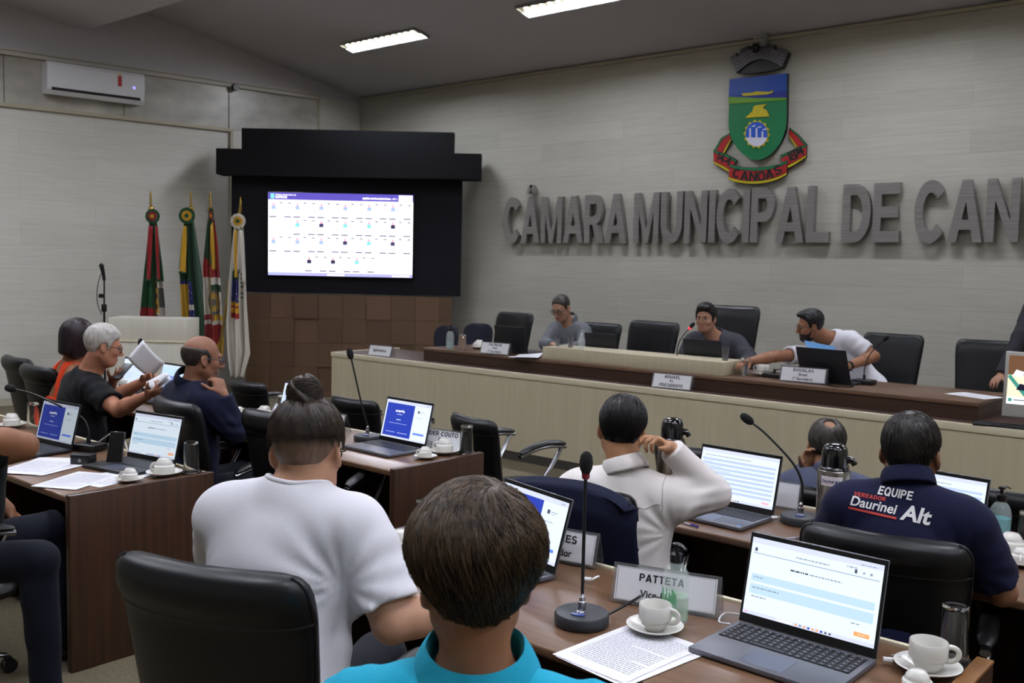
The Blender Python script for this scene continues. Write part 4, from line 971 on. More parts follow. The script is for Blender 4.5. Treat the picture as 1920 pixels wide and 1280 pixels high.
q2([(.16, .62), (.3, .6), (.36, .75), (.33, .86), (.27, .84), (.22, .72)], 1, 2); q2([(.27, .86), (.33, .86), (.34, .93), (.28, .94)], 6, 2)
for x, z, c in ((.1, .3, 3), (.25, .25, 4), (.35, .3, 3), (.3, .45, 4), (.5, .3, 1), (.62, .5, 3), (.75, .35, 4), (.8, .55, 1), (.55, .6, 6), (.05, .58, 4)): q2([(x, z), (x+.11, z-.02), (x+.13, z+.09), (x+.04, z+.13)], c, 3)
q2([(.02, .05), (.06, .05), (.06, .12), (.02, .12)], 5, 2); q2([(.08, .075), (.2, .075), (.2, .095), (.08, .095)], 3, 2)
mb.build('display', mm, mo, 0)
MB().rbox((0, .06, .005), (.22, .18, .010), .004).rbox((0, .05, .07), (.06, .02, .14), .004).build('stand', M('monitor silver', '#b6b3ad', rough=.35, metal=.3), mo)
kb = thing('keyboard', 'black keyboard on the ledge below the white monitor', 'keyboard', (-1.50, 6.66, LZ), math.radians(4))
MB().rbox((0, 0, .008), (.44, .14, .016), .004).build('case', m_blackp, kb)
mbk = MB()
for r in range(5):
    for c in range(20): mbk.box((-.2+.021*c, -.05+.025*r, .0165), (.018, .02, .003))
o = mbk.build('key_field', m_key, kb, 0); o['kind'] = 'stuff'
ms = thing('mouse', 'black computer mouse beside the keyboard on the ledge', 'mouse', (-1.22, 6.66, LZ), math.radians(10))
MB().sphere((0, 0, .012), (.032, .055, .022)).build('shell', m_blackp, ms, 60); MB().rbox((0, .025, .033), (.008, .02, .006), .002, 2).build('scroll_wheel', m_gray, ms)

# ================================================================== CABLES
def cable(label, pts, r, mat, name='cable'):
    P = [Vector(p) for p in pts]; s = []
    for i in range(len(P)-1):
        a = P[max(i-1, 0)]; b = P[i]; c = P[i+1]; d = P[min(i+2, len(P)-1)]
        for k in range(8):
            u = k/8; s.append(.5*((2*b)+(c-a)*u+(2*a-5*b+4*c-d)*u*u+(3*b-a-3*c+d)*u**3))
    s.append(P[-1]); o = MB().tube(s, r, 6).build(name, mat, None, 60); return setp(o, label, 'cable')
m_wc = M('white cable', '#cfcfcf', rough=.5)
cable('white cable looping over the left desk by the box microphone', [(-4.98, 2.42, TZ+.004), (-4.85, 2.45, TZ+.08), (-4.72, 2.43, TZ+.085), (-4.60, 2.40, TZ+.03), (-4.57, 2.38, TZ+.004)], .003, m_wc)
cable('white cable curling behind the dark page laptop at the left', [(-4.52, 2.30, TZ+.004), (-4.50, 2.36, TZ+.012), (-4.44, 2.42, TZ+.01), (-4.36, 2.44, TZ+.004)], .003, m_wc)
cable('black cable from the foreground microphone base', [(-1.51, 2.20, TZ+.012), (-1.49, 2.27, TZ+.03), (-1.50, 2.36, TZ+.03), (-1.55, 2.44, TZ+.004)], .004, m_blackp)
cable('white cable leaving the left side of the bright laptop', [(-1.225, 2.40, TZ+.008), (-1.26, 2.40, TZ+.006), (-1.27, 2.46, TZ+.012), (-1.22, 2.50, TZ+.004)], .003, m_wc)
cable('black cable curled before the white T-shirt man on the bench', [(-2.859, 7.014, CZ+.004), (-2.764, 6.881, CZ+.004), (-2.649, 6.957, CZ+.004), (-2.707, 7.100, CZ+.03), (-2.840, 7.147, CZ+.03)], .005, m_blackp)
cable('white cable lying before the left bench laptop', [(-5.813, 6.909, CZ+.004), (-5.699, 7.005, CZ+.02), (-5.604, 7.052, CZ+.03), (-5.527, 7.014, CZ+.006)], .004, m_wc)
for x, y, l in ((-.815, 2.44, 'grey cable plug at the right side of the bright laptop'), (-1.66, 3.57, 'white cable plug at the right side of the striped list laptop'), (-1.745, 2.42, 'white cable plug at the side of the laptop behind the turquoise person')):
    o = MB().tube([(0, 0, .012), (.02, .01, .012)], .008, 8).tube([(.02, .01, .012), (.03, .03, .02), (.02, .05, .014), (0, .06, .004)], .0035, 6).build('cable_plug', m_wc, None, 60); o.location = (x, y, TZ); setp(o, l, 'cable plug')

# ================================================================== ROSTRUM, FLAGS, MICROPHONE STAND
d0 = 10.5; A_ = onpl(205, 640, dep(650, 440, d0), nF); B_ = onpl(358, 640, dep(650, 440, d0), nF); T_ = onpl(345, 598, dep(650, 440, d0), nF); L_ = onpl(197, 598, dep(650, 440, d0), nF)
m_crm2 = M('pale cream laminate', '#c4c0b3', rough=.5, noise=1.0, col2='#cac6ba', scale=(30, 30, 1.2))
ro = thing('rostrum', 'pale cream speaker rostrum in front of the flags', 'lectern', ((A_.x+B_.x)/2, (A_.y+B_.y)/2, 0), YAW)
wl = (B_-A_).length; zt = T_.z; z1 = A_.z
MB().rbox((0, .25, z1/2), (wl, .5, z1), .004).build('cabinet', m_crm2, ro)
wu = (T_-L_).length; MB().rbox((-.03, .22, (z1+zt)/2), (wu, .40, zt-z1), .004).build('upper_box', m_crm2, ro)
MB().rbox((0, .24, z1+.008), (wl+.02, .5, .016), .003).build('shelf', m_creamt, ro)
p0 = onpl(197, 600, dep(650, 440, 11.1), nF); st = thing('microphone_stand', 'black microphone stand left of the cream rostrum', 'microphone stand', (p0.x-.02, p0.y, 0), YAW)
MB().tube([(0, 0, .03), (0, 0, 1.2)], .012, 10).tube([(0, 0, 1.15), (.005, 0, 1.5)], .009, 10).build('pole', m_blackp, st)
for i in range(3):
    a = 2*PI*i/3; MB().tube([(0, 0, .06), (.3*math.cos(a), .3*math.sin(a), .012)], .010, 8).build('leg', m_blackp, st)
MB().rbox((0, 0, 1.18), (.05, .05, .09), .008).build('clamp', m_blackp, st)
MB().rbox((-.03, 0, 1.32), (.06, .03, .05), .008).build('clip', m_blackp, st)
MB().tube([(.005, 0, 1.5), (0, -.01, 1.58), (-.01, -.03, 1.66)], [.018, .02, .026], 10).sphere((-.01, -.035, 1.67), .028).build('microphone', m_blackp, st)
MB().tube(bez((-.02, 0, 1.6), (-.12, .02, 1.4), (-.10, .02, 1.2), (-.03, .01, 1.1)), .005, 6).build('cord', m_blackp, st)
fm = {k: M('flag '+k, c, rough=.75, sheen=.2) for k, c in dict(green='#0b4a26', red='#8e141b', yellow='#c2951a', white='#c8c3b8', blue='#1b1f5e', grey='#5a5a55', dgreen='#093a1e', black='#17171c', gold='#b08d3c').items()}
fml = list(fm.values()); fi = {k: i for i, k in enumerate(fm)}
m_brass = M('brass', '#b89a4e', rough=.25, metal=1.); m_pole = M('gilt pole', '#9c8348', rough=.35, metal=.7)
def flag(name, label, px, ptop, pbot, depth, outline, cfn, ros, ribs, folds, lean=0., edge=1.):
    """outline: rows of (photo row, left column, right column) of the hanging cloth, taken to a plane square to the corner"""
    P0 = dep(650, 440, depth); b = onpl(px, 700, P0, nF)
    t = thing(name, label, 'flag', (b.x, b.y, 0), YAW, 'flags in the corner')
    def L(x, y): v = onpl(x, y, P0, nF)-Vector((b.x, b.y, 0)); return v.x*math.cos(YAW)+v.y*math.sin(YAW), v.z
    tx, tz = L(*ptop); bx_, bz = L(*pbot)
    dx = (tx-bx_)/(tz-bz); foot = bx_-dx*bz
    MB().tube([(foot, .02, .03), (tx, .02, tz-.10)], .014, 10).build('pole', m_pole, t, 60)
    MB().lathe([(0, 0), (.09, 0), (.09, .03), (.03, .06), (.02, .09), (0, .09)], n=24, c=(foot, .02, 0)).build('stand', m_brass, t, 50)
    mb = MB(); mb.sphere((tx-dx*.24, .02, tz-.24), .036); mb.lathe([(.006, -.2), (.017, -.18), (.012, -.06), (0, 0)], n=10, c=(tx, .02, tz), sy=.5); mb.build('finial', m_brass, t, 50)
    rows = [(L((l+r)/2, y)[1], L(l, y)[0], L(r, y)[0]) for y, l, r in outline]
    def fn(u, v):
        s = v*(len(rows)-1); i = min(int(s), len(rows)-2); f = s-i; a, c = rows[i], rows[i+1]
        z = a[0]+(c[0]-a[0])*f; l = a[1]+(c[1]-a[1])*f; r = a[2]+(c[2]-a[2])*f
        wv = min(1., .3+v*1.2)
        uu = u+.018*math.sin(2*PI*folds*u+1)*wv
        x = l+(r-l)*min(1, max(0, uu)); y = -.02-.05*wv*(math.sin(2*PI*folds*u+2.*v)+.4*math.sin(2*PI*folds*2.3*u+1.3))
        return (x, y, z+.01*math.sin(11*u)*v)
    o = mb = MB(); mb.grid(fn, 61, 91, mf=lambda u, v: fi[cfn(u, v)]); mb.build('cloth', fml, t, 80, solid=.004)
    # rosette and ribbons
    rx, rz = L(ros[0], ros[1]); rr_ = ros[2]; cc = ros[3]; mb = MB(); n = 40
    for j, (r0_, r1_, col) in enumerate(((.62, 1., cc[0]), (.25, .62, cc[1]), (0, .25, cc[2]))):
        vs = []; fs = []
        for i in range(n):
            a = 2*PI*i/n; w = .008*(1 if i % 2 else -1)*(1 if j < 2 else 0)
            for r in (r0_, r1_): vs.append((rx+rr_*edge*r*math.cos(a), -.085-.008*j+w*r, rz+rr_*r*math.sin(a)))
        for i in range(n): k = (i+1) % n; fs.append((2*i, 2*k, 2*k+1, 2*i+1))
        mb.add(vs, fs, fi[col])
    mb.build('rosette', fml, t, 0, solid=.006)
    for (x0_, y0_, x1_, y1_, w0, w1, col, fr) in ribs:
        mb = MB(); ax, az = L(x0_, y0_); bx2, bz2 = L(x1_, y1_); k = depth/FPX
        mb.grid(lambda u, v: (ax+(bx2-ax)*v+(u-.5)*(w0+(w1-w0)*v)*k, -.10-.012*math.sin(5*v+4*u), az+(bz2-az)*v), 6, 14, fi[col])
        if fr: mb.grid(lambda u, v: (bx2+(u-.5)*(w1+1)*k, -.105-.004*(int(u*20) % 2), bz2+.01-v*5*k), 20, 3, fi['green'])
        mb.build('ribbon', fml, t, 80, solid=.004)
    return t
def f1(u, v):
    if v < .40 and u < .62: return 'green'
    if u < .50: return 'red' if v > .585 else 'green'
    if v < .42: return 'green'
    w = .05*(1 if int(v*30) % 2 else -1)
    if u < .58+w: return 'black' if int(v*30) % 2 else 'yellow'
    if u < .72 and v < .62: return 'yellow'
    if .47 < v < .585 and .72 < u < .95: return 'grey'
    return 'white'
flag('flag', 'flag with green rosette at the left, red and green with a jagged yellow edge', 283, (281, 354), (290, 600), 11.75,
     [(410, 282, 294), (450, 279, 299), (500, 274, 306), (550, 270, 312), (600, 266, 318), (660, 264, 322), (700, 266, 320)], f1,
     (291, 406, .088, ('green', 'red', 'yellow')), [(288, 424, 284, 524, 7, 9, 'red', 1), (299, 424, 303, 524, 4, 7, 'red', 1)], 3.0)
def f2(u, v):
    if u < .52:
        if v < .42: return 'dgreen'
        k = abs(v-.62)/.22+abs(u-.42)/.42
        if .44 < v < .80 and u < .20+.12*abs(v-.62)/.2: return 'yellow'
        if v > .82: return 'yellow' if v < .90 else 'blue'
        return 'white' if (int(u*61)*7+int(v*91)*13) % 31 == 0 or .57 < v < .595 else 'blue'
    return 'dgreen'
flag('flag', 'flag with green and yellow rosette, dark green with a starry blue disc', 355, (357, 354), (360, 640), 11.6,
     [(410, 348, 364), (450, 342, 370), (500, 339, 377), (550, 342, 383), (600, 345, 390), (640, 347, 385), (680, 350, 372)], f2,
     (355, 405, .098, ('green', 'yellow', 'green')), [(352, 424, 348, 510, 6, 13, 'yellow', 1)], 2.5)
def f3(u, v):
    if v < .27+.1*u: return 'dgreen' if u < .55 else ('yellow' if u < .75 else 'red')
    if v < .40: return 'red'
    if v < .70:
        r = math.hypot((u-.55)/.40, (v-.555)/.085)
        if r < .95: return 'grey' if r > .72 else ('gold' if r > .3 else 'grey')
        if .44 < v < .49 and u > .3: return 'dgreen'
        if .63 < v < .665: return 'red' if u < .5 else 'yellow'
        return 'white'
    if v < .74: return 'red'
    return 'red' if u < .95-(v-.74)*3.2 else 'yellow'
flag('flag', 'flag seen edge on with a white crest, red above and yellow below', 398, (393, 356), (395, 640), 11.5,
     [(410, 391, 402), (450, 387, 408), (500, 383, 412), (550, 385, 416), (600, 388, 419), (640, 389, 422), (665, 404, 420)], f3,
     (400, 405, .09, ('green', 'red', 'yellow')), [(401, 424, 405, 505, 3, 6, 'yellow', 0)], 2.0, edge=.35)
def f4(u, v):
    if .36 < v < .62 and .12 < u < .56:
        if v < .40: return 'dgreen'
        if v < .52: return 'white' if (int(u*61)*5+int(v*91)*11) % 37 == 0 else 'blue'
        if v < .54: return 'yellow'
        if v < .56: return 'red'
        return 'yellow' if v < .59 else 'red'
    if .34 < v < .37 and .15 < u < .6 and int(u*40) % 2: return 'black'
    if .36 < v < .50 and .64 < u < .70 and int(v*80) % 2: return 'black'
    return 'white'
flag('flag', 'white flag with white rosette and a blue and gold crest', 446, (450, 367), (424, 560), 11.3,
     [(415, 441, 457), (450, 438, 460), (500, 434, 463), (560, 430, 465), (610, 428, 468), (660, 430, 471), (705, 436, 458)], f4,
     (450, 415, .088, ('white', 'yellow', 'green')), [(446, 432, 447, 520, 4, 6, 'yellow', 0), (456, 432, 462, 530, 4, 8, 'white', 0)], 2.2)
# ================================================================== PEOPLE: smooth implicit bodies
def V3(*a): return np.array(a, float)
def nrm(v): v = np.asarray(v, float); return v/np.linalg.norm(v)
class Field:
    """signed distance field on a grid; pieces are blended in, then the surface is meshed"""
    def __init__(s, lo, hi, h):
        s.h = h; s.lo = np.asarray(lo, float); n = np.ceil((np.asarray(hi)-s.lo)/h).astype(int)+1
        s.n = n; s.D = np.full(tuple(n), .2, np.float32)
        s.ax = [s.lo[i]+h*np.arange(n[i]) for i in range(3)]
    def sub(s, lo, hi):
        a = np.clip(np.floor((np.asarray(lo)-s.lo)/s.h).astype(int), 0, s.n-1); b = np.clip(np.ceil((np.asarray(hi)-s.lo)/s.h).astype(int)+1, 1, s.n)
        b = np.maximum(b, a+1); sl = tuple(slice(a[i], b[i]) for i in range(3))
        return sl, s.ax[0][sl[0]][:, None, None].astype(np.float32), s.ax[1][sl[1]][None, :, None].astype(np.float32), s.ax[2][sl[2]][None, None, :].astype(np.float32)
    def comb(s, sl, d, k, op='u'):
        A = s.D[sl]
        if op == 's': d = -d
        if k <= 0: s.D[sl] = np.minimum(A, d) if op == 'u' else np.maximum(A, d); return
        h = np.maximum(k-np.abs(A-d), 0)/k
        s.D[sl] = (np.minimum(A, d)-h*h*k*.25) if op == 'u' else (np.maximum(A, d)+h*h*k*.25)
    def prim(s, p, infl=0., cut=None):
        t = p['t']; k = p.get('k', .02); op = p.get('op', 'u'); m = k+3*s.h+max(infl, 0)
        if t == 'c':
            a, b, ra, rb = p['a'], p['b'], p['ra'], p['rb']; R = max(ra, rb)
            sl, X, Y, Z = s.sub(np.minimum(a, b)-R-m, np.maximum(a, b)+R+m)
            ba = b-a; L2 = float(ba@ba)+1e-12
            px, py, pz = X-a[0], Y-a[1], Z-a[2]
            tt = (px*ba[0]+py*ba[1]+pz*ba[2])/L2; tc = np.clip(tt, 0, 1)
            qx, qy, qz = px-ba[0]*tc, py-ba[1]*tc, pz-ba[2]*tc
            r2 = qx*qx+qy*qy+qz*qz
            if p.get('f') is not None:
                f, sc = p['f']; g = qx*f[0]+qy*f[1]+qz*f[2]; r2 = r2+(sc*sc-1)*g*g
            d = np.sqrt(r2)-(ra+(rb-ra)*tc)-infl
            if cut is not None:
                L = math.sqrt(L2); d = np.maximum(d, tt*L-cut*L)
        else:
            c, r, R = p['c'], p['r']+infl, p.get('R')
            ext = np.sqrt(((R*r)**2).sum(1)) if R is not None else r
            sl, X, Y, Z = s.sub(c-ext-m, c+ext+m); x, y, z = X-c[0], Y-c[1], Z-c[2]
            if R is not None: x, y, z = (R[0, 0]*x+R[1, 0]*y+R[2, 0]*z), (R[0, 1]*x+R[1, 1]*y+R[2, 1]*z), (R[0, 2]*x+R[1, 2]*y+R[2, 2]*z)
            k0 = np.sqrt((x/r[0])**2+(y/r[1])**2+(z/r[2])**2); k1 = np.sqrt((x/r[0]**2)**2+(y/r[1]**2)**2+(z/r[2]**2)**2)+1e-9
            d = k0*(k0-1)/k1
        s.comb(sl, d, k, op)
    def near(s, w=.03):
        I = np.argwhere(np.abs(s.D) < w); return I, s.lo+I*s.h
    def displace(s, fn, w=.03):
        I, P = s.near(w); s.D[I[:, 0], I[:, 1], I[:, 2]] += fn(P).astype(np.float32)
    def mesh(s):
        D = s.D; D[0] = D[-1] = .2; D[:, 0] = D[:, -1] = .2; D[:, :, 0] = D[:, :, -1] = .2
        S = D < 0; nx, ny, nz = (k-1 for k in D.shape)
        c = np.zeros((nx, ny, nz), np.int8)
        for i in (0, 1):
            for j in (0, 1):
                for k in (0, 1): c += S[i:i+nx, j:j+ny, k:k+nz]
        cells = np.argwhere((c > 0) & (c < 8)); idx = np.full((nx, ny, nz), -1, np.int32); idx[tuple(cells.T)] = np.arange(len(cells))
        acc = np.zeros((len(cells), 3)); cnt = np.zeros(len(cells))
        cor = [(i, j, k) for i in (0, 1) for j in (0, 1) for k in (0, 1)]
        val = {q: D[cells[:, 0]+q[0], cells[:, 1]+q[1], cells[:, 2]+q[2]] for q in cor}
        for q in cor:
            for a in range(3):
                if q[a]: continue
                r = list(q); r[a] = 1; va, vb = val[q], val[tuple(r)]; m = (va < 0) != (vb < 0)
                t = np.where(m, va/(va-vb+1e-12), 0); P = np.tile(np.array(q, float), (len(cells), 1)); P[:, a] = t
                acc[m] += P[m]; cnt[m] += 1
        Vv = s.lo+(cells+acc/np.maximum(cnt, 1)[:, None])*s.h
        F = []
        for a in range(3):
            b, d = [(1, 2), (2, 0), (0, 1)][a]
            sl0 = [slice(None)]*3; sl1 = [slice(None)]*3; sl0[a] = slice(0, -1); sl1[a] = slice(1, None)
            A, B = S[tuple(sl0)], S[tuple(sl1)]
            E = np.argwhere(A != B); E = E[(E[:, b] > 0) & (E[:, d] > 0) & (E[:, b] < D.shape[b]-1) & (E[:, d] < D.shape[d]-1)]
            ins = A[tuple(E.T)]
            def g(db, dd): Q = E.copy(); Q[:, b] -= db; Q[:, d] -= dd; return idx[tuple(Q.T)]
            q = np.stack([g(1, 1), g(0, 1), g(0, 0), g(1, 0)], 1); q[~ins] = q[~ins][:, ::-1]; F.append(q)
        return Vv, np.concatenate(F)
def np_mesh(name, Vv, F, mats, parent, origin, fm=None, smooth=True):
    me = bpy.data.meshes.new(name); me.vertices.add(len(Vv)); me.vertices.foreach_set('co', (Vv-np.asarray(origin)).astype(np.float32).ravel())
    nF = len(F); w = F.shape[1]; me.loops.add(nF*w); me.loops.foreach_set('vertex_index', F.astype(np.int32).ravel())
    me.polygons.add(nF); me.polygons.foreach_set('loop_start', (np.arange(nF)*w).astype(np.int32))
    for m in (mats if isinstance(mats, (list, tuple)) else [mats]): me.materials.append(m)
    if fm is not None: me.polygons.foreach_set('material_index', fm.astype(np.int32))
    me.update(calc_edges=True); me.validate()
    if smooth: me.shade_smooth()
    o = bpy.data.objects.new(name, me); COL.objects.link(o)
    if parent is not None: o.parent = parent
    return o
def cone(a, b, ra, rb, k=.02, tag='', f=None, op='u'): return dict(t='c', a=np.asarray(a, float), b=np.asarray(b, float), ra=ra, rb=rb, k=k, tag=tag, f=f, op=op)
def ell(c, r, k=.02, tag='', R=None, op='u'): return dict(t='e', c=np.asarray(c, float), r=np.asarray(r, float), k=k, tag=tag, R=R, op=op)
def bounds(pr, m=.05):
    lo = np.full(3, 9e9); hi = -lo
    for p in pr:
        if p['t'] == 'c': r = max(p['ra'], p['rb']); lo = np.minimum(lo, np.minimum(p['a'], p['b'])-r); hi = np.maximum(hi, np.maximum(p['a'], p['b'])+r)
        else: r = max(p['r']); lo = np.minimum(lo, p['c']-r); hi = np.maximum(hi, p['c']+r)
    return lo-m, hi+m
def frame(yaw, pitch=0., roll=0.):
    """columns: right, forward, up; yaw counter-clockwise, pitch nose down, roll to the right shoulder"""
    R = rotz(yaw) @ rotx(-pitch) @ roty(roll); return np.array(R.to_3x3())
def hand(Wp, d, n, side, curl=(.35, .4, .3), spread=.12, thumb=(.5, .6, .35), s=1.0, tag='hand'):
    d = nrm(d); n = nrm(np.asarray(n)-d*np.dot(n, d)); lat = np.cross(d, n)*side; W_ = np.asarray(Wp, float); out = []
    fl = (n, 1.9)
    out.append(cone(W_, W_+d*.05*s, .026*s, .034*s, .015, tag, fl)); out.append(cone(W_+d*.035*s+lat*.012*s, W_+d*.075*s+lat*.020*s, .026*s, .020*s, .012, tag, fl)); out.append(cone(W_+d*.035*s-lat*.012*s, W_+d*.072*s-lat*.022*s, .024*s, .018*s, .012, tag, fl))
    for i, (o, L, r) in enumerate(((.030, .066, .0088), (.0105, .074, .0092), (-.0095, .069, .0088), (-.0275, .054, .0078))):
        b = W_+d*((.082, .087, .083, .074)[i])*s+lat*o*s; dd = nrm(d+lat*spread*o/.03); ang = 0; cu = curl if not isinstance(curl[0], (tuple, list)) else curl[i]
        for j, fr in enumerate((.46, .30, .24)):
            ang += cu[j]*1.; v = dd*math.cos(ang)+n*math.sin(ang); e = b+v*L*fr*s; out.append(cone(b, e, r*s*(1-.1*j), r*s*(.92-.12*j), .004, tag)); b = e
    tb = W_+d*.022*s+lat*.024*s; tv = nrm(d*thumb[0]+lat*thumb[1]+n*thumb[2]); e = tb+tv*.042*s
    out.append(cone(tb, e, .015*s, .011*s, .012, tag)); t2 = nrm(tv+d*.35); e2 = e+t2*.030*s; out.append(cone(e, e2, .0105*s, .0095*s, .005, tag)); out.append(cone(e2, e2+nrm(t2+d*.2)*.022*s, .0095*s, .007*s, .005, tag))
    return out
def head_prims(H, R, s=1., ears=True, nose=1., jaw=1.):
    def P(x, y, z): return H+R @ (V3(x, y, z)*s)
    o = []
    def e(c, r, k=.02, op='u', Rl=None): o.append(ell(P(*c), V3(*r)*s, k*s, 'head', R if Rl is None else R @ Rl, op))
    def c(a, b, ra, rb, k=.012, op='u', f=None): o.append(cone(P(*a), P(*b), ra*s, rb*s, k*s, 'head', f, op))
    e((0, -.014, .030), (.076, .096, .090)); e((0, .024, -.030), (.064*jaw, .070, .088), .03); e((0, .043, -.084), (.046*jaw, .044, .034), .03); e((0, .076, -.098), (.020, .014, .014), .02)
    for q in (-1, 1):
        e((q*.043, .060, -.026), (.020, .020, .018), .025)
        c((q*.052*jaw, -.005, -.055), (q*.030*jaw, .055, -.092), .018, .016, .03)
    c((-.040, .082, .024), (.040, .082, .024), .011, .011, .016)
    for q in (-1, 1): e((q*.031, .100, .004), (.017, .016, .011), .012, 's')
    c((0, .094, .012), (0, .116*nose, -.030), .008, .0125, .012)
    for q in (-1, 1): e((q*.012, .106, -.037), (.009, .010, .008), .008)
    c((-.017, .0915, -.064), (.017, .0915, -.064), .0065, .0065, .007); c((-.014, .091, -.075), (.014, .091, -.075), .0075, .0075, .007); e((0, .097, -.0695), (.022, .006, .0016), .002, 's')
    if ears:
        for q in (-1, 1):
            Rl = np.array((rotz(q*.35) @ roty(-q*.12) @ rotx(.12)).to_3x3())
            e((q*.081, -.012, -.008), (.0095, .020, .033), .008, 'u', Rl); e((q*.089, -.008, -.004), (.006, .011, .020), .006, 's', Rl)
            e((q*.080, -.004, -.034), (.007, .009, .010), .006)
    return o
def fold_noise(seed, amp, f0=14., f1=46., n=10, stretch=(1, 1, 1)):
    r = np.random.default_rng(seed); K = r.normal(size=(n, 3)); K /= np.linalg.norm(K, axis=1)[:, None]; K *= np.linspace(f0, f1, n)[:, None]*np.array(stretch); ph = r.uniform(0, 6.28, n); a = amp/np.sqrt(np.arange(1, n+1))
    def fn(P):
        o = np.zeros(len(P))
        for i in range(n): o += a[i]*np.sin(P @ K[i]+ph[i])
        return o*.6
    return fn
def ring_folds(cs):
    """creases running out from a point such as an armpit or elbow: (centre, number round, depth, reach, axis)"""
    def fn(P):
        o = np.zeros(len(P))
        for c, f, a, rad, ax in cs:
            ax = nrm(ax); e1 = nrm(np.cross(ax, [.31, .77, .55])); e2 = np.cross(ax, e1); d = P-np.asarray(c); r = np.sqrt((d*d).sum(1)); th = np.arctan2(d @ e2, d @ e1)
            w = np.sin(f*th+9*r)+.5*np.sin(.6*f*th-17*r+1); o += .42*a*w*np.exp(-((r-rad*.75)/(rad*.5))**2)*np.clip(r/rad-.25, 0, .4)*2.5
        return o
    return fn
SK = {}
def skin(name, c): return M('skin '+name, c, rough=.5, noise=9, col2=tuple(max(0, int(c[i:i+2], 16)/255*.9) for i in (1, 3, 5)), scale=(1, 1, 1), spec=.4)
def hairm(name, c, c2=None): return M('hair '+name, c, rough=.42, noise=60, col2=c2 or c, scale=(1, 1, .35), spec=.4)
def cloth(name, c, bump=.12, rough=.85, c2=None): return M('cloth '+name, c, rough=rough, sheen=.02, spec=.25, bump=(260, bump))
HL_Y = [-.2, -.075, -.045, -.03, .0, .012, .024, .034, .055, .075, .095, .12]
HL_Z = [-.085, -.085, -.055, .008, .026, -.012, -.022, .03, .058, .068, .082, .11]
def local(P, H, R, s): return ((P-H) @ R)/s
def head_extra(H, R, s, h, shape, margin=.1):
    """mesh of a shape given by a function of head coordinates (hair, beard ...)"""
    F = Field(H-margin-.14*s, H+margin+.16*s, h); X = np.stack(np.meshgrid(*F.ax, indexing='ij'), -1).reshape(-1, 3)
    F.D = (shape(local(X, H, R, s))*s).reshape(F.D.shape).astype(np.float32); return F.mesh()
def sd_ell(p, c, r):
    q = p-np.array(c); r = np.array(r); k0 = np.sqrt(((q/r)**2).sum(1)); k1 = np.sqrt(((q/r**2)**2).sum(1))+1e-9; return k0*(k0-1)/k1
def smin(a, b, k): h = np.maximum(k-np.abs(a-b), 0)/k; return np.minimum(a, b)-h*h*k*.25
def smax(a, b, k): return -smin(-a, -b, k)
def scalp(p, t): return smin(sd_ell(p, (0, -.014, .030), (.076+t, .096+t, .090+t)), sd_ell(p, (0, .020, -.030), (.062+t, .068+t, .085+t)), .03)
def hair_short(t=.012, top=.008, hly=HL_Y, hlz=HL_Z, rough=.0015, part=None, vol=None):
    def fn(p):
        d = scalp(p, t)-top*np.clip(p[:, 2]/.1, 0, 1)
        if vol: 
            for c, r in vol: d = smin(d, sd_ell(p, c, r), .025)
        zm = np.interp(p[:, 1], hly, hlz); d = smax(d, (zm-p[:, 2])*.75, .008)
        d += rough*(np.sin(p[:, 0]*210+40*p[:, 2])*np.sin(p[:, 1]*190+30*p[:, 0])+.6*np.sin(p[:, 0]*420)*np.sin(p[:, 2]*330))
        return d
    return fn
def hair_bald(t=.008, zt=.062, ytop=.02):
    def fn(p):
        d = scalp(p, t); zm = np.interp(p[:, 1], HL_Y, HL_Z); d = smax(d, (zm-p[:, 2])*.75, .006)
        cap = np.where(p[:, 1] < ytop, p[:, 2]-(zt-.25*np.minimum(0, p[:, 1]+.06)*0), p[:, 2]-zt+1.2*(p[:, 1]-ytop)); return smax(d, cap*.75, .008)
    return fn
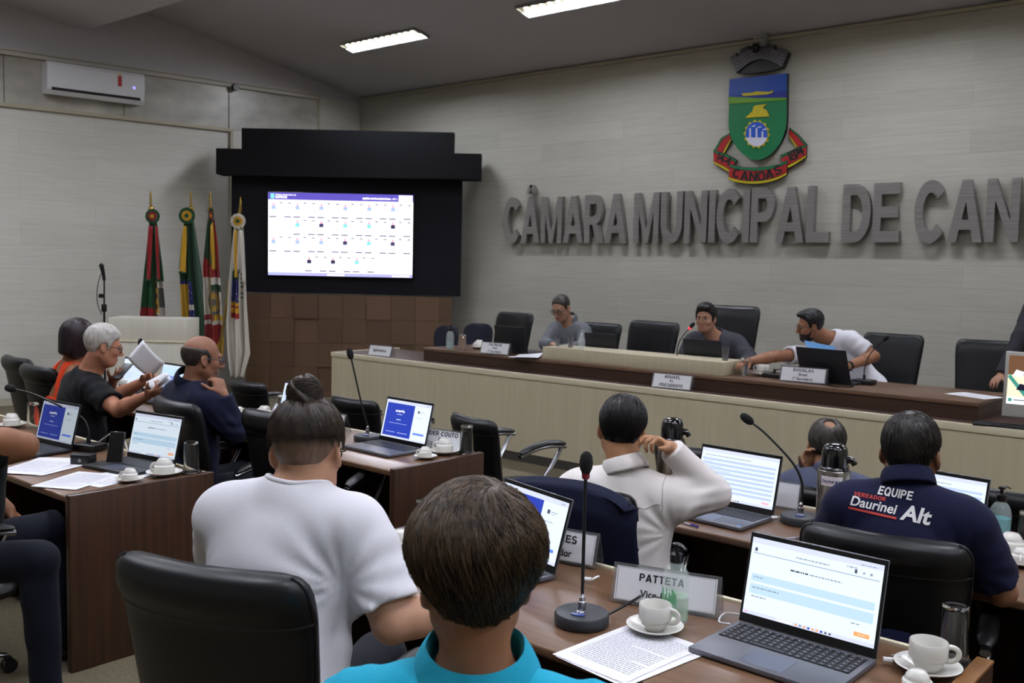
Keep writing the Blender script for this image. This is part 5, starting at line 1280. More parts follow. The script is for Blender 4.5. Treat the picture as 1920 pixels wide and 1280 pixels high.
def strands(Vv, H, R, s, whorl, n, L, lift, r0=.0011, seed=0, seg=6, swirl=.5, down=0., keep=None):
    """fine locks lying on the hair, running away from the whorl"""
    r = np.random.default_rng(seed); p = local(Vv, H, R, s); c = np.array([0, -.014, .028])
    if keep is not None: p = p[keep(p)]
    i = r.integers(0, len(p), n); q = p[i]-c; rad = np.array([.076, .096, .090]); u = q/rad; rho = np.linalg.norm(u, axis=1); u /= rho[:, None]
    w = (np.array(whorl)-c)/rad; w /= np.linalg.norm(w); t1 = np.cross(w, [1, 0, 0]); t1 /= np.linalg.norm(t1); t2 = np.cross(w, t1)
    th = np.arccos(np.clip(u @ w, -1, 1)); ph = np.arctan2(u @ t2, u @ t1)
    au = (p-c)/rad; ar = np.linalg.norm(au, axis=1); au = au/ar[:, None]; bt = (np.arccos(np.clip(au @ w, -1, 1))/PI*23.99).astype(int); bp = ((np.arctan2(au @ t2, au @ t1)+PI)/(2*PI)*35.99).astype(int)
    sm_ = np.zeros((24, 36)); ct = np.zeros((24, 36)); np.add.at(sm_, (bt, bp), ar); np.add.at(ct, (bt, bp), 1)
    for _ in range(12):
        g = np.where(ct > 0, sm_/np.maximum(ct, 1), 0); e = ct == 0; up_ = np.vstack([sm_[:1], sm_[:-1]]); uc = np.vstack([ct[:1], ct[:-1]]); sm_ = np.where(e, up_, sm_); ct = np.where(e, uc, ct)
    g = np.where(ct > 0, sm_/np.maximum(ct, 1), ar.mean())
    LL = L*r.uniform(.6, 1.2, n); sw = swirl*r.normal(1, .5, n)+r.normal(0, .25, n); lf = lift*r.uniform(.3, 1.4, n); P = []
    for j in range(seg):
        a = j/(seg-1); tj = th+a*LL/.09; pj = ph+sw*a*LL/.09*.5/np.maximum(.4, np.sin(th))
        d = np.cos(tj)[:, None]*w+np.sin(tj)[:, None]*(np.cos(pj)[:, None]*t1+np.sin(pj)[:, None]*t2)
        ib = (np.mod(np.abs(tj), PI)/PI*23.99).astype(int); jb = (np.mod(pj+PI, 2*PI)/(2*PI)*35.99).astype(int); rj = rho*(1-a)+np.minimum(rho, g[ib, jb])*a
        P.append(c+d*rad*(rj*(.985)+lf*np.sin(PI*min(1, .15+a*.85))/.09)[:, None]-np.array([0, 0, down])*a*a)
    P = np.stack(P, 1); wd = r0*(1-.75*np.linspace(0, 1, seg)); T = np.gradient(P, axis=1); T /= np.linalg.norm(T, axis=2)[:, :, None]+1e-9
    N = P-c; B = np.cross(T, N); B /= np.linalg.norm(B, axis=2)[:, :, None]+1e-9; N = np.cross(B, T)
    vs = []
    for k in range(3):
        a = 2*PI*k/3+PI/2; vs.append(P+wd[None, :, None]*(B*math.cos(a)+N*math.sin(a)))
    vs = np.stack(vs, 2).reshape(-1, 3); F = []; base = (np.arange(n)*seg*3)[:, None]
    for j in range(seg-1):
        for k in range(3): k2 = (k+1) % 3; F.append(base+np.array([j*3+k, j*3+k2, (j+1)*3+k2, (j+1)*3+k])[None])
    return (H+(vs*s) @ R.T), np.concatenate(F)
def join(*ms):
    off = 0; V_ = []; F_ = []
    for v, f in ms: V_.append(v); F_.append(f+off); off += len(v)
    return np.concatenate(V_), np.concatenate(F_)
class Person:
    def __init__(s, label, N, yaw, H, hyaw, hpitch=0., hroll=0., lean=10., side=0., skin_c='#b98a6a', sc=1., fat=1., hs=1., torso=.52, tw=0., shoulders=None):
        s.label = label; s.N = np.asarray(N, float); s.B = frame(math.radians(yaw)); s.H = np.asarray(H, float); s.hs = hs; s.sc = sc
        s.HR = frame(math.radians(hyaw), math.radians(hpitch), math.radians(hroll)); s.skin = skin(label[:24], skin_c)
        le, sd = math.radians(lean), math.radians(side); ax = s.B @ V3(math.sin(sd), math.sin(le)*math.cos(sd), math.cos(le)*math.cos(sd)); s.ax = nrm(ax)
        s.pel = s.N-s.ax*torso*sc; Rr = s.B[:, 0]; fw = nrm(np.cross(s.ax, Rr)*1.0); 
        if fw @ s.B[:, 1] < 0: fw = -fw
        rt = nrm(np.cross(fw, s.ax)); s.TR = np.stack([rt, fw, s.ax], 1); s.L = torso*sc; s.fat = fat
        T = lambda x, y, z: s.pel+s.TR @ (V3(x, y, z)*sc); s.T = T; f = fat; L = torso
        W_ = .178 if shoulders is None else shoulders
        s.SR = T(W_, .005, L-.075); s.SL = T(-W_, .005, L-.075)
        R_ = s.TR; k = .05
        def e(c, r): return ell(T(*c), V3(*r)*sc, k, 'torso', R_)
        s.tp = [e((0, -.0, .06), (.170*f, .125*f, .13)), e((0, .015*f, .19), (.150*f, .112*f, .16)), e((0, .008, L-.17), (.165*f**.5, .112*f**.6, .165)),
                cone(T(-W_+.03, -.005, L-.075), T(W_-.03, -.005, L-.075), .066*sc, .066*sc, .05, 'torso')]
        for q in (-1, 1): s.tp.append(cone(T(0, -.020, L-.012), T(q*(W_-.05), -.012, L-.060), .046*sc, .054*sc, .04, 'torso'))
        nk = s.H+s.HR @ (V3(0, -.022, -.055)*hs)
        s.neck = [cone(T(0, -.006, L-.03), nk, .058*sc, .056*hs, .03, 'neck'), cone(T(0, .02, L-.05), s.H+s.HR @ (V3(0, .02, -.07)*hs), .045*sc, .040*hs, .03, 'neck')]
        s.hp = head_prims(s.H, s.HR, hs); s.arm = {}; s.parts = []; s.hands = []
        s.root = bpy.data.objects.new('person', None); COL.objects.link(s.root); s.root.location = (s.pel[0], s.pel[1], 0); s.root.empty_display_size = .1
        s.o = np.array([s.pel[0], s.pel[1], 0.])
        setp(s.root, label, 'person')
    def l(s, r, f, u): return s.N+s.B @ V3(r, f, u)
    def hl(s, x, y, z): return s.H+s.HR @ (V3(x, y, z)*s.hs)
    def arms(s, eR, wR, eL, wL, hR=None, hL=None, thick=1.):
        for q, S, E, W_, hd in (('R', s.SR, eR, wR, hR), ('L', s.SL, eL, wL, hL)):
            E, W_ = np.asarray(E, float), np.asarray(W_, float); t = thick*s.sc
            m = S+(E-S)*.4
            s.arm[q] = (S, E, W_, [cone(S, E, .056*t, .043*t, .03, 'up'), cone(S+(E-S)*.1, S+(E-S)*.6, .054*t, .050*t, .03, 'up')], [cone(E, E+(W_-E)*.35, .042*t, .043*t, .02, 'fo'), cone(E+(W_-E)*.3, W_, .043*t, .028*t, .02, 'fo')])
            if hd is not False:
                kw = dict(hd) if hd else {}
                d = kw.pop('d', W_-E); n = kw.pop('n', (0, 0, -1)); s.hands += hand(W_, d, n, kw.pop('side', 1 if q == 'R' else -1), s=.95*s.sc, **kw)
    def body(s, h=.008, lips='#8f5a4d', lo_cut=None):
        pr = s.tp+s.neck+s.hp
        for q in s.arm: pr = pr+s.arm[q][3]+s.arm[q][4]
        pr = pr+s.hands
        F = Field(*bounds(pr, .03), h)
        for p in pr:
            F.prim(p)
        Vv, Q = F.mesh(); s.bodyV = Vv
        p = local(Vv[Q].mean(1), s.H, s.HR, s.hs); fm = ((np.abs(p[:, 0]) < .024) & (np.abs(p[:, 2]+.0695) < .0105) & (p[:, 1] > .084)).astype(int)
        s.body_o = np_mesh('body', Vv, Q, [s.skin, M('lips '+lips, lips, rough=.45)], s.root, s.o, fm)
        return s.body_o
    def shirt(s, mat, sleeve='short', infl=.013, h=.009, hem=.72, name='shirt', fold=.0035, folds=None, neck_r=.066, open_front=None, seed=1, neck_drop=0., strap=None, zmin=None, waist=None):
        inf = infl*s.sc; pr = list(s.tp); extra = []
        for q in s.arm: pr += s.arm[q][3]+(s.arm[q][4] if sleeve == 'long' else [])
        F = Field(*bounds(pr, .05+inf), h)
        for p in s.tp: F.prim(p, inf)
        for q in s.arm:
            S, E, W_, up, fo = s.arm[q]
            if sleeve == 'short':
                F.prim(cone(S, E, .058*s.sc, .056*s.sc, .03), inf*1.15, hem)
            elif sleeve == 'long':
                for p in up: F.prim(p, inf)
                F.prim(cone(E, W_, .047*s.sc, .033*s.sc, .03), inf*.8, .97)
        F.displace(fold_noise(seed, fold), .03)
        if folds: F.displace(ring_folds(folds), .03)
        # neck opening, following the neck
        nk = cone(s.T(0, .004, s.L/s.sc-.03), s.H+s.HR @ (V3(0, -.02, -.02)*s.hs), neck_r*s.sc, neck_r*s.sc*.98, .01, op='s'); F.prim(nk)
        if neck_drop: F.prim(ell(s.T(0, .09, s.L/s.sc-.01), V3(.062, .07, neck_drop)*s.sc, .01, R=s.TR, op='s'))
        for q in s.arm:
            S, E, W_, up, fo = s.arm[q]
            if sleeve == 'short':
                a = S+(E-S)*(hem-.07); b = S+(E-S)*(hem+.1); F.prim(cone(a, b, .052*s.sc, .050*s.sc, .005, op='s'))
        if strap is not None or open_front is not None or zmin is not None:
            I, P = F.near(.06); p = (P-s.pel) @ s.TR/s.sc; cutv = np.full(len(P), -1.)
            if open_front is not None: cutv = np.maximum(cutv, np.where(p[:, 1] > 0, open_front(p), -1.))
            if strap is not None: cutv = np.maximum(cutv, strap(p))
            if zmin is not None: cutv = np.maximum(cutv, zmin-P[:, 2])
            ix = tuple(I.T); F.D[ix] = np.maximum(F.D[ix], cutv.astype(np.float32))
        Vv, Q = F.mesh(); o = np_mesh(name, Vv, Q, mat, s.root, s.o); s.shirtVQ = (Vv, Q); s.shirt_o = o; return o
    def trousers(s, mat, kneeR=None, kneeL=None, h=.014, dk=.42, spread=.11, floor=0., shoe='#151515', ankle=.02):
        f = s.B[:, 1]; r = s.B[:, 0]; pr = [ell(s.T(0, -.0, .03), V3(.175*s.fat, .13*s.fat, .12)*s.sc, .05, R=s.TR)]
        for q, kn in ((1, kneeR), (-1, kneeL)):
            hp = s.pel+r*q*.09*s.sc+V3(0, 0, .0); K = np.asarray(kn, float) if kn is not None else s.pel+f*dk+r*q*spread+V3(0, 0, .03); A = np.array([K[0], K[1], floor+.10])+f*ankle
            pr += [cone(hp, K, .088*s.sc, .066*s.sc, .04), cone(K, A, .064*s.sc, .050*s.sc, .03)]
            mb = MB(); yaw = math.atan2(-f[0], f[1]); mb.T = Matrix.Translation((A[0]-s.o[0], A[1]-s.o[1], floor+.035)) @ rotz(yaw); mb.sphere((0, .06, 0), (.048, .135, .034), 0, 14, 8).sphere((0, -.02, .03), (.042, .055, .05), 0, 12, 8); mb.build('shoe', M('shoe '+shoe, shoe, rough=.4), s.root, 60)
        F = Field(*bounds(pr, .05), h)
        for p in pr: F.prim(p)
        F.displace(fold_noise(3, .005)); Vv, Q = F.mesh(); return np_mesh('trousers', Vv, Q, mat, s.root, s.o)
    def hair(s, mat, shape, h=.005, st=None, name='hair'):
        m = head_extra(s.H, s.HR, s.hs, h, shape)
        if st: m = join(m, strands(m[0], s.H, s.HR, s.hs, **st))
        return np_mesh(name, m[0], m[1], mat, s.root, s.o)
    def face(s, brow='#2a1d15', iris='#2b1b10', eyes=True, brow_w=.0042):
        def W(x, y, z): return Vector(s.hl(x, y, z)-s.o)
        for q in (-1, 1):
            mb = MB(); mb.T = Matrix.Translation(W(q*.031, .0835, .004)) @ Matrix(s.HR.tolist()).to_4x4() @ Matrix.Scale(s.hs, 4); mb.sphere((0, -.003, 0), .0118, 0, 14, 10)
            mb.sphere((0, .0045, -.001), (.0075, .0058, .0075), 1, 10, 8); mb.build('eye', [M('eye white', '#8f8882', rough=.35), M('iris '+iris, iris, rough=.15)], s.root, 60)
            mb = MB(); mb.tube([W(q*.013, .0945, .0225), W(q*.022, .0955, .0265), (W(q*.036, .0905, .0275)), W(q*.048, .078, .0215)], [brow_w*.8*s.hs, brow_w*s.hs, brow_w*s.hs, brow_w*.5*s.hs], 8, flat=.8); mb.build('eyebrow', M('brow '+brow, brow, rough=.8), s.root, 60)
    def beard(s, mat, low=-.045, t=.006, side=True):
        def fn(p):
            d = smin(sd_ell(p, (0, .024, -.030), (.064+t, .070+t, .088+t)), sd_ell(p, (0, .045, -.086), (.046+t, .045+t, .035+t)), .03); d = smin(d, sd_ell(p, (0, .076, -.098), (.022+t, .015+t, .016+t)), .02)
            up = np.interp(p[:, 1], [-.02, .0, .02, .05, .085, .1], [.0 if side else -.06, -.005 if side else -.06, -.035, -.06, -.052, -.050]); d = smax(d, (p[:, 2]-up)*.8, .006)
            d = np.maximum(d, -(p[:, 1]+.012)); m = np.sqrt((p[:, 0]/.024)**2+((p[:, 2]+.0695)/.011)**2+((p[:, 1]-.1)/.03)**2)-1; return np.maximum(d, -m*.008)
        v, f = head_extra(s.H, s.HR, s.hs, .005, fn); return np_mesh('beard', v, f, mat, s.root, s.o)
    def glasses(s, mat, lens=None, r=.023, tw=.0018, zf=-.002):
        def W(x, y, z): return Vector(s.hl(x, y, z)-s.o)
        mb = MB()
        for q in (-1, 1):
            P = [W(q*.033+r*1.15*math.cos(2*PI*i/20), .106-.010*abs(math.cos(2*PI*i/20)) if q*math.cos(2*PI*i/20) > 0 else .108, zf+r*.82*math.sin(2*PI*i/20)) for i in range(20)]
            mb.tube(P, tw*s.hs, 6, closed=True); mb.tube([W(q*.060, .097, zf+.006), W(q*.078, .07, zf+.008), W(q*.082, .0, zf+.008), W(q*.083, -.02, zf-.006)], tw*s.hs, 6)
        mb.tube([W(-.008, .109, zf+.004), W(0, .112, zf+.007), W(.008, .109, zf+.004)], tw*s.hs, 6); mb.build('glasses', mat, s.root, 60)
    def collar(s, mat, r=.066, hgt=.038, flare=.012, gap=.35, lean=.0, name='collar', drop=.02, thick=.004):
        """folded shirt collar: a stand round the neck and a fall over it; open at the throat"""
        mb = MB(); b = s.T(0, -.008, s.L/s.sc+.036); a = nrm(s.H+s.HR @ V3(0, -.03, -.05)-b); fw = nrm(s.TR[:, 1]-a*(s.TR[:, 1] @ a)); rt = np.cross(fw, a)
        def P(t, rr, z): ang = PI/2+gap+(2*PI-2*gap)*t; rr = rr+.014*max(0, -math.sin(ang)); return Vector(b+(rt*math.cos(ang)*rr*1.02+fw*math.sin(ang)*rr*1.0)*s.sc+a*z*s.sc-s.o)
        def fn(u, v):
            e = abs(2*u-1)
            if v < .45: k = v/.45; return P(u, r+.002+.0*k, -.012+hgt*k-(.022*e**3))
            k = (v-.45)/.55; return P(u, r+.004+flare*k**1.2+.004*math.sin(PI*k), hgt-.012-(hgt+drop*(.6+.5*e**4))*k**1.1-.022*e**3)
        mb.grid(fn, 40, 14); return mb.build(name, mat, s.root, 80, solid=thick)

def neckband(p, mat, r=.069, z=.0, w=.009, drop=.03):
    b = p.T(0, .004, p.L/p.sc-.03); a = nrm(p.H+p.HR @ V3(0, -.02, -.02)-b); fw = nrm(p.TR[:, 1]-a*(p.TR[:, 1] @ a)); rt = np.cross(fw, a); bv = BVHTree.FromPolygons([tuple(v) for v in p.shirtVQ[0]], [tuple(f) for f in p.shirtVQ[1]]); P = []
    for i in range(48):
        t = 2*PI*i/48; d = rt*math.cos(t)+fw*math.sin(t); h_ = bv.ray_cast(Vector(b+d*(r+.006)*p.sc+a*.25), Vector(-a), .5)
        P.append(np.array(h_[0]) if h_[0] is not None else b+d*(r+.006)*p.sc)
    P = np.array(P)
    for _ in range(4): P = (np.roll(P, 1, 0)+P*2+np.roll(P, -1, 0))/4
    MB().tube([Vector(q-p.o) for q in P], w*.75, 8, closed=True).build('neckband', mat, p.root, 60)
def D3(px, py, d): return np.array(dep(px, py, d))
c_wht = cloth('white cotton', '#d3d2d8', .10); c_wsh = cloth('white shirt', '#dcd6d2', .06, .7); c_navy = cloth('navy polo', '#101330'); c_nshirt = cloth('navy shirt', '#0f142b', .08); c_blk = cloth('black cotton', '#0a0b0f')
c_turq = cloth('turquoise pique', '#1f9fbe', .25); c_blue = cloth('blue grey shirt', '#4b5064', .1); c_gry = cloth('grey shirt', '#626468', .1); c_jack = cloth('grey jacket', '#3c3c42', .12); c_dark = cloth('dark trousers', '#15171f'); c_jean = cloth('dark jeans', '#0a0e1b', .2); c_khaki = cloth('khaki', '#7d705a', .15); c_orange = cloth('orange top', '#d8431f'); c_dshirt = cloth('dark shirt', '#2a272d', .1)
h_dbr = hairm('dark brown', '#211811', '#574531'); h_blk = hairm('black', '#0e0c0d', '#1c1a1b'); h_gry = hairm('grey', '#8f8b85', '#b4b0aa'); h_mix = hairm('dark grey', '#2a2724', '#55504a'); h_red = hairm('dark red', '#130a0f', '#22121a'); h_bun = hairm('bun brown', '#1a1410', '#3a2d22'); h_stub = hairm('shaved', '#59453a', '#7d6352')  # dark brown: lighter streaks put the lit look of the hair into the colour
m_spec = M('glasses black', '#0c0c0e', rough=.3); m_specg = M('glasses grey', '#4c5066', rough=.3, metal=.3)

# ---- nearest: turquoise polo
def turquoise():
    p = Person('person in a turquoise polo shirt in the foreground, seen from behind', D3(893, 1272, 1.50), 34, D3(890, 1088, 1.50), 50, 2, lean=10, skin_c='#9c6c4e', sc=.97, torso=.52, hs=.94, shoulders=.205)
    p.arms(p.l(.27, .12, -.30), p.l(.16, .36, -.36), p.l(-.27, .12, -.30), p.l(-.14, .36, -.36))
    p.body(.006); p.shirt(c_turq, 'short', .012, .008, .78, 'polo_shirt', .003, seed=3, folds=[(p.SR, 13, .004, .14, p.TR[:, 1]), (p.SL, 13, .004, .14, p.TR[:, 1])])
    p.collar(c_turq, .071, .046, .028, .30, name='polo_collar', drop=.026, thick=.005)
    p.trousers(c_dark); p.face()
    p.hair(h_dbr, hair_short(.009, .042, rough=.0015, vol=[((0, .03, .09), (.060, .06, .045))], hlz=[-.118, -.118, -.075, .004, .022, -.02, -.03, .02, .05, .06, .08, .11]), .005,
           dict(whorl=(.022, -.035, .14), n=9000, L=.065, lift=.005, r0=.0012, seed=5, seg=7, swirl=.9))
turquoise()

# ---- white T-shirt, hair bun
def bun():
    p = Person('person in a white T-shirt with hair in a bun, bent over the nearest desk', D3(553, 925, 2.38), 22, D3(577, 846, 2.40), 34, 14, -3, lean=17, skin_c='#b98b70', sc=1.06, fat=1.12, torso=.53, shoulders=.178)
    p.arms(D3(735, 1168, 2.26), D3(870, 1135, 2.35), D3(420, 1090, 2.75), D3(560, 1090, 3.0))
    p.body(.007); ar = p.SR+(p.pel-p.SR)*.35
    p.shirt(c_wht, 'short', .016, .008, .80, 'white_t_shirt', .003, seed=11, neck_r=.070, folds=[(p.SR+V3(0, 0, -.13), 13, .006, .20, p.TR[:, 1]), (p.pel+p.TR[:, 0]*.20+p.TR[:, 2]*.1, 15, .006, .22, p.TR[:, 1]), (p.SL+V3(0, 0, -.14), 13, .004, .12, p.TR[:, 1])])
    neckband(p, c_wht, .070); p.trousers(c_dark); p.face()
    hy = [-.2, -.1, -.06, -.03, .0, .02, .036, .055, .08, .12]
    top = hair_short(.012, .010, hly=hy, hlz=[.022, .022, .026, .030, .034, .036, .045, .06, .075, .1], rough=.001)
    p.hair(h_bun, top, .005, dict(whorl=(0, -.045, .125), n=3800, L=.035, lift=.0015, r0=.0012, seed=8, swirl=.1, keep=lambda q: q[:, 2] > .045), 'hair')
    fade = hair_short(.0035, .0, hly=hy, hlz=[-.060, -.058, -.045, .0, .026, -.01, -.02, .035, .07, .1], rough=.0006)
    p.hair(h_stub, fade, .005, name='shaved_hair')
    def bunf(q):
        c = np.array([.002, -.050, .142]); d = sd_ell(q, c, (.042, .041, .035)); d = smin(d, sd_ell(q, (.0, -.050, .115), (.038, .038, .028)), .02); d = smin(d, sd_ell(q, (.012, -.045, .168), (.026, .026, .018)), .012)
        a = np.arctan2(q[:, 1]-c[1], q[:, 0]-c[0]); return d+.0045*np.sin(3*a+70*q[:, 2])+.0018*np.sin(190*q[:, 2]+9*a)
    m = head_extra(p.H, p.HR, p.hs, .004, bunf, .14)
    q = local(m[0], p.H, p.HR, 1.)-np.array([.002, -.050, .140]); rr_ = np.random.default_rng(2); vs = []; fs = []; off = 0
    for i in range(420):
        a0 = rr_.uniform(0, 6.28); z0 = rr_.uniform(-.030, .036); rr0 = .0415*math.sqrt(max(.15, 1-(z0/.046)**2))+.001; pts = []
        for j in range(9):
            a = a0+j*.22; z = z0+.004*math.sin(j*.7+i); pts.append(p.hl((rr0+.0015*math.sin(j+i))*math.cos(a)+.002, (rr0+.0015*math.sin(j+i))*math.sin(a)-.050, z*.85+.142))
        mb = MB(); mb.tube(pts, [.0013]*8+[.0006], 3); v = np.concatenate(mb.v); f = [t for t in mb.f if len(t) == 4]; vs.append(v); fs.append(np.array(f)+off); off += len(v)
    m = join(m, (np.concatenate(vs), np.concatenate(fs))); np_mesh('hair_bun', m[0], m[1], h_bun, p.root, p.o)
    p.glasses(m_spec)
    mb = MB(); b = p.T(0, .0, p.L/p.sc+.012)
    mb.tube([Vector(b+p.TR @ V3(.072*math.cos(a), .066*math.sin(a), .004*math.sin(a)+.012)-p.o) for a in [2*PI*i/40 for i in range(40)]], .0022, 6, closed=True)
    mb.sphere(Vector(b+p.TR @ V3(.01, -.07, .012)-p.o), .006, 0, 8, 6); mb.build('necklace', M('silver chain', '#a8a8a8', rough=.25, metal=1.), p.root, 60)
bun()

# ---- white shirt, hand at the ear
def white_shirt():
    p = Person('person in a white dress shirt holding a hand to the ear', D3(1172, 890, 3.57), 20, D3(1167, 806, 3.61), 26, 8, 4, lean=8, skin_c='#b0815f', sc=1.03, fat=1.1, shoulders=.185)
    E = D3(1338, 925, 3.56); Wr = D3(1256, 840, 3.50); hd = nrm(D3(1212, 812, 3.46)-Wr)
    p.arms(E, Wr, p.l(-.27, .12, -.27), p.l(-.14, .36, -.24), hR=dict(d=hd, n=p.TR[:, 1]*-.2+V3(-.3, -.3, -.6), curl=((1.1, 1.0, .6), (.9, 1.0, .6), (.5, .8, .5), (.25, .6, .4)), side=1))
    p.body(.006)
    p.shirt(c_wsh, 'long', .014, .008, .95, 'white_shirt', .0028, seed=21, folds=[(p.SR+V3(0, 0, -.12), 13, .006, .18, p.TR[:, 1]), (E, 11, .005, .14, E-p.SR), (p.SL+V3(0, 0, -.12), 13, .004, .14, p.TR[:, 1])])
    p.collar(c_wsh, .062, .044, .014, .35, name='shirt_collar', drop=.014)
    mb = MB()                                            # seams: yoke and right armhole
    bv = BVHTree.FromPolygons([tuple(v) for v in p.shirtVQ[0]], [tuple(f) for f in p.shirtVQ[1]])
    def seam(pts):
        P = []
        for a in pts:
            h_ = bv.find_nearest(Vector(a)); P.append(h_[0]+h_[1]*.0008-Vector(p.o))
        mb.tube(P, .0016, 5)
    seam([p.T(-.17+.34*i/24, -.16, p.L/p.sc-.085-.012*math.sin(PI*i/24)) for i in range(25)])
    nR = nrm(p.SR-p.T(0, 0, .44)); seam([p.SR-nR*.035+p.TR @ V3(0, -.07*math.cos(a), .07*math.sin(a)) for a in [(-.4+1.9*i/16) for i in range(17)]])
    mb.build('shirt_seam', cloth('seam', '#b3aca7'), p.root, 60)
    p.trousers(c_dark); p.face()
    p.hair(h_blk, hair_short(.007, .012, rough=.001), .005, dict(whorl=(0, .04, .15), n=5200, L=.06, lift=.002, r0=.0012, seed=9, swirl=.15))
white_shirt()

# ---- printed navy polo
def printed(p, items, mats, name):
    """flat lettering laid on the back of the shirt"""
    Vv, Q = p.shirtVQ; bv = BVHTree.FromPolygons([tuple(v) for v in Vv], [tuple(f) for f in Q]); mb = MB()
    rt = Vector(p.TR[:, 0]); up = Vector(p.TR[:, 2]); bk = -Vector(p.TR[:, 1]); org = Vector(p.T(0, 0, 0))
    def lay(x, z):
        o_ = org+rt*x+up*z+bk*.5; h_ = bv.ray_cast(o_, -bk, 1.0)
        return (h_[0]+bk*.0022-Vector(p.o)) if h_[0] is not None else (org+rt*x+up*z+bk*.14-Vector(p.o))
    for it in items:
        if it[0] == 'text':
            _, s_, x, z, size, mi_, bold, sx, slope = it; vs, fs = text_geo(s_, size, bold, 0, 'LEFT', .18 if mi_ != 9 else 0); bm = bmesh.new()
            vv = [bm.verts.new(v) for v in vs]
            for f in fs:
                try: bm.faces.new([vv[i] for i in f])
                except ValueError: pass
            bmesh.ops.triangulate(bm, faces=bm.faces[:])
            for _k in range(2):
                es = [e for e in bm.edges if e.calc_length() > .010]
                if es: bmesh.ops.subdivide_edges(bm, edges=es, cuts=1); bmesh.ops.triangulate(bm, faces=bm.faces[:])
            bm.verts.index_update(); mb.add([lay(x+v.co.x*sx, z+v.co.y+slope*v.co.x) for v in bm.verts], [[v.index for v in f.verts] for f in bm.faces], mi_); bm.free()
        elif it[0] == 'caps':
            _, s_, x, z, hh, mi_, ws_, slope = it; t_ = MB(); caps(t_, s_, tr(0), hh, 0, .0001, 'LEFT', .14, .12, ws_)
            Vt = np.concatenate(t_.v); mb.add([lay(x+a_[0], z+a_[1]+slope*a_[0]) for a_ in Vt], [f for f in t_.f if max(Vt[list(f), 2]) > .00005 and min(Vt[list(f), 2]) > .00005], mi_)
        else:
            _, x0_, x1_, z0, z1, th, mi_ = it; n = 24; vs = []; fs = []
            for i in range(n+1): u = i/n; xx = x0_+(x1_-x0_)*u; zz = z0+(z1-z0)*u; vs += [lay(xx, zz), lay(xx, zz+th)]
            for i in range(n): fs.append((2*i, 2*i+2, 2*i+3, 2*i+1))
            mb.add(vs, fs, mi_)
    return mb.build(name, mats, p.root, 0)
def equipe():
    p = Person('person in a printed navy polo seated at the right, seen from behind', D3(1702, 920, 3.0), 8, D3(1708, 850, 3.03), 6, 4, lean=12, skin_c='#8a5f47', sc=1.0, fat=1.1, shoulders=.18)
    p.arms(p.l(.27, .08, -.29), p.l(.12, .34, -.30), p.l(-.27, .08, -.29), p.l(-.12, .34, -.30))
    p.body(.007); p.shirt(c_navy, 'short', .014, .008, .85, 'navy_polo', .0028, seed=31, folds=[(p.SR+V3(0, 0, -.13), 13, .005, .16, p.TR[:, 1]), (p.SL+V3(0, 0, -.13), 13, .004, .14, p.TR[:, 1])])
    p.collar(c_navy, .062, .042, .012, .35, name='polo_collar', drop=.014)
    mats = [M('print white', '#d3d2d2', rough=.8), M('print red', '#b23b33', rough=.8)]; Lz = p.L
    printed(p, [('caps', 'EQUIPE', -.072, Lz-.022, .027, 0, .72, -.05), ('caps', 'VEREADOR', -.142, Lz-.036, .0125, 1, .95, -.05), ('text', 'Daurinei', -.150, Lz-.066, .042, 0, .018, .95, -.06), ('text', 'Alt', .006, Lz-.086, .064, 0, .03, 1.0, -.07), ('bar', -.152, -.006, Lz-.079, Lz-.090, .007, 1)], mats, 'printed_lettering')
    p.trousers(c_dark); p.face()
    p.hair(hairm('grizzled', '#171412', '#3a3633'), hair_short(.006, .010, rough=.0012), .005, dict(whorl=(0, -.05, .15), n=5000, L=.03, lift=.0025, r0=.0011, seed=19, swirl=.4))
equipe()

# ---- blue shirt behind the thermos
def blue():
    p = Person('person in a blue grey shirt leaning the head on a hand', D3(1556, 890, 4.55), 16, D3(1551, 836, 4.6), 18, 10, lean=14, skin_c='#a87d60', sc=1.0, fat=1.05)
    Wr = D3(1510, 880, 4.62); p.arms(p.l(.27, .06, -.27), p.l(.2, .32, -.3), p.l(-.24, .22, -.2), Wr, hL=dict(d=D3(1517, 850, 4.6)-Wr, n=V3(.7, -.4, 0), curl=(.5, .6, .4)))
    p.body(.008); p.shirt(c_blue, 'long', .014, .010, .95, 'blue_shirt', .003, seed=41); p.collar(c_blue, .062, .042, .012, .35, name='shirt_collar', drop=.012)
    p.trousers(c_dark); p.face()
    def shp(q):
        d = hair_short(.008, .006, rough=.0012)(q); c = sd_ell(q, (.012, -.075, .115), (.034, .042, .04)); return np.maximum(d, -c-.004)
    p.hair(h_mix, shp, .005, dict(whorl=(0, -.05, .15), n=2200, L=.03, lift=.004, r0=.0011, seed=29, keep=lambda q: np.sqrt((q[:, 0]-.012)**2+(q[:, 1]+.075)**2+(q[:, 2]-.115)**2) > .044))
blue()

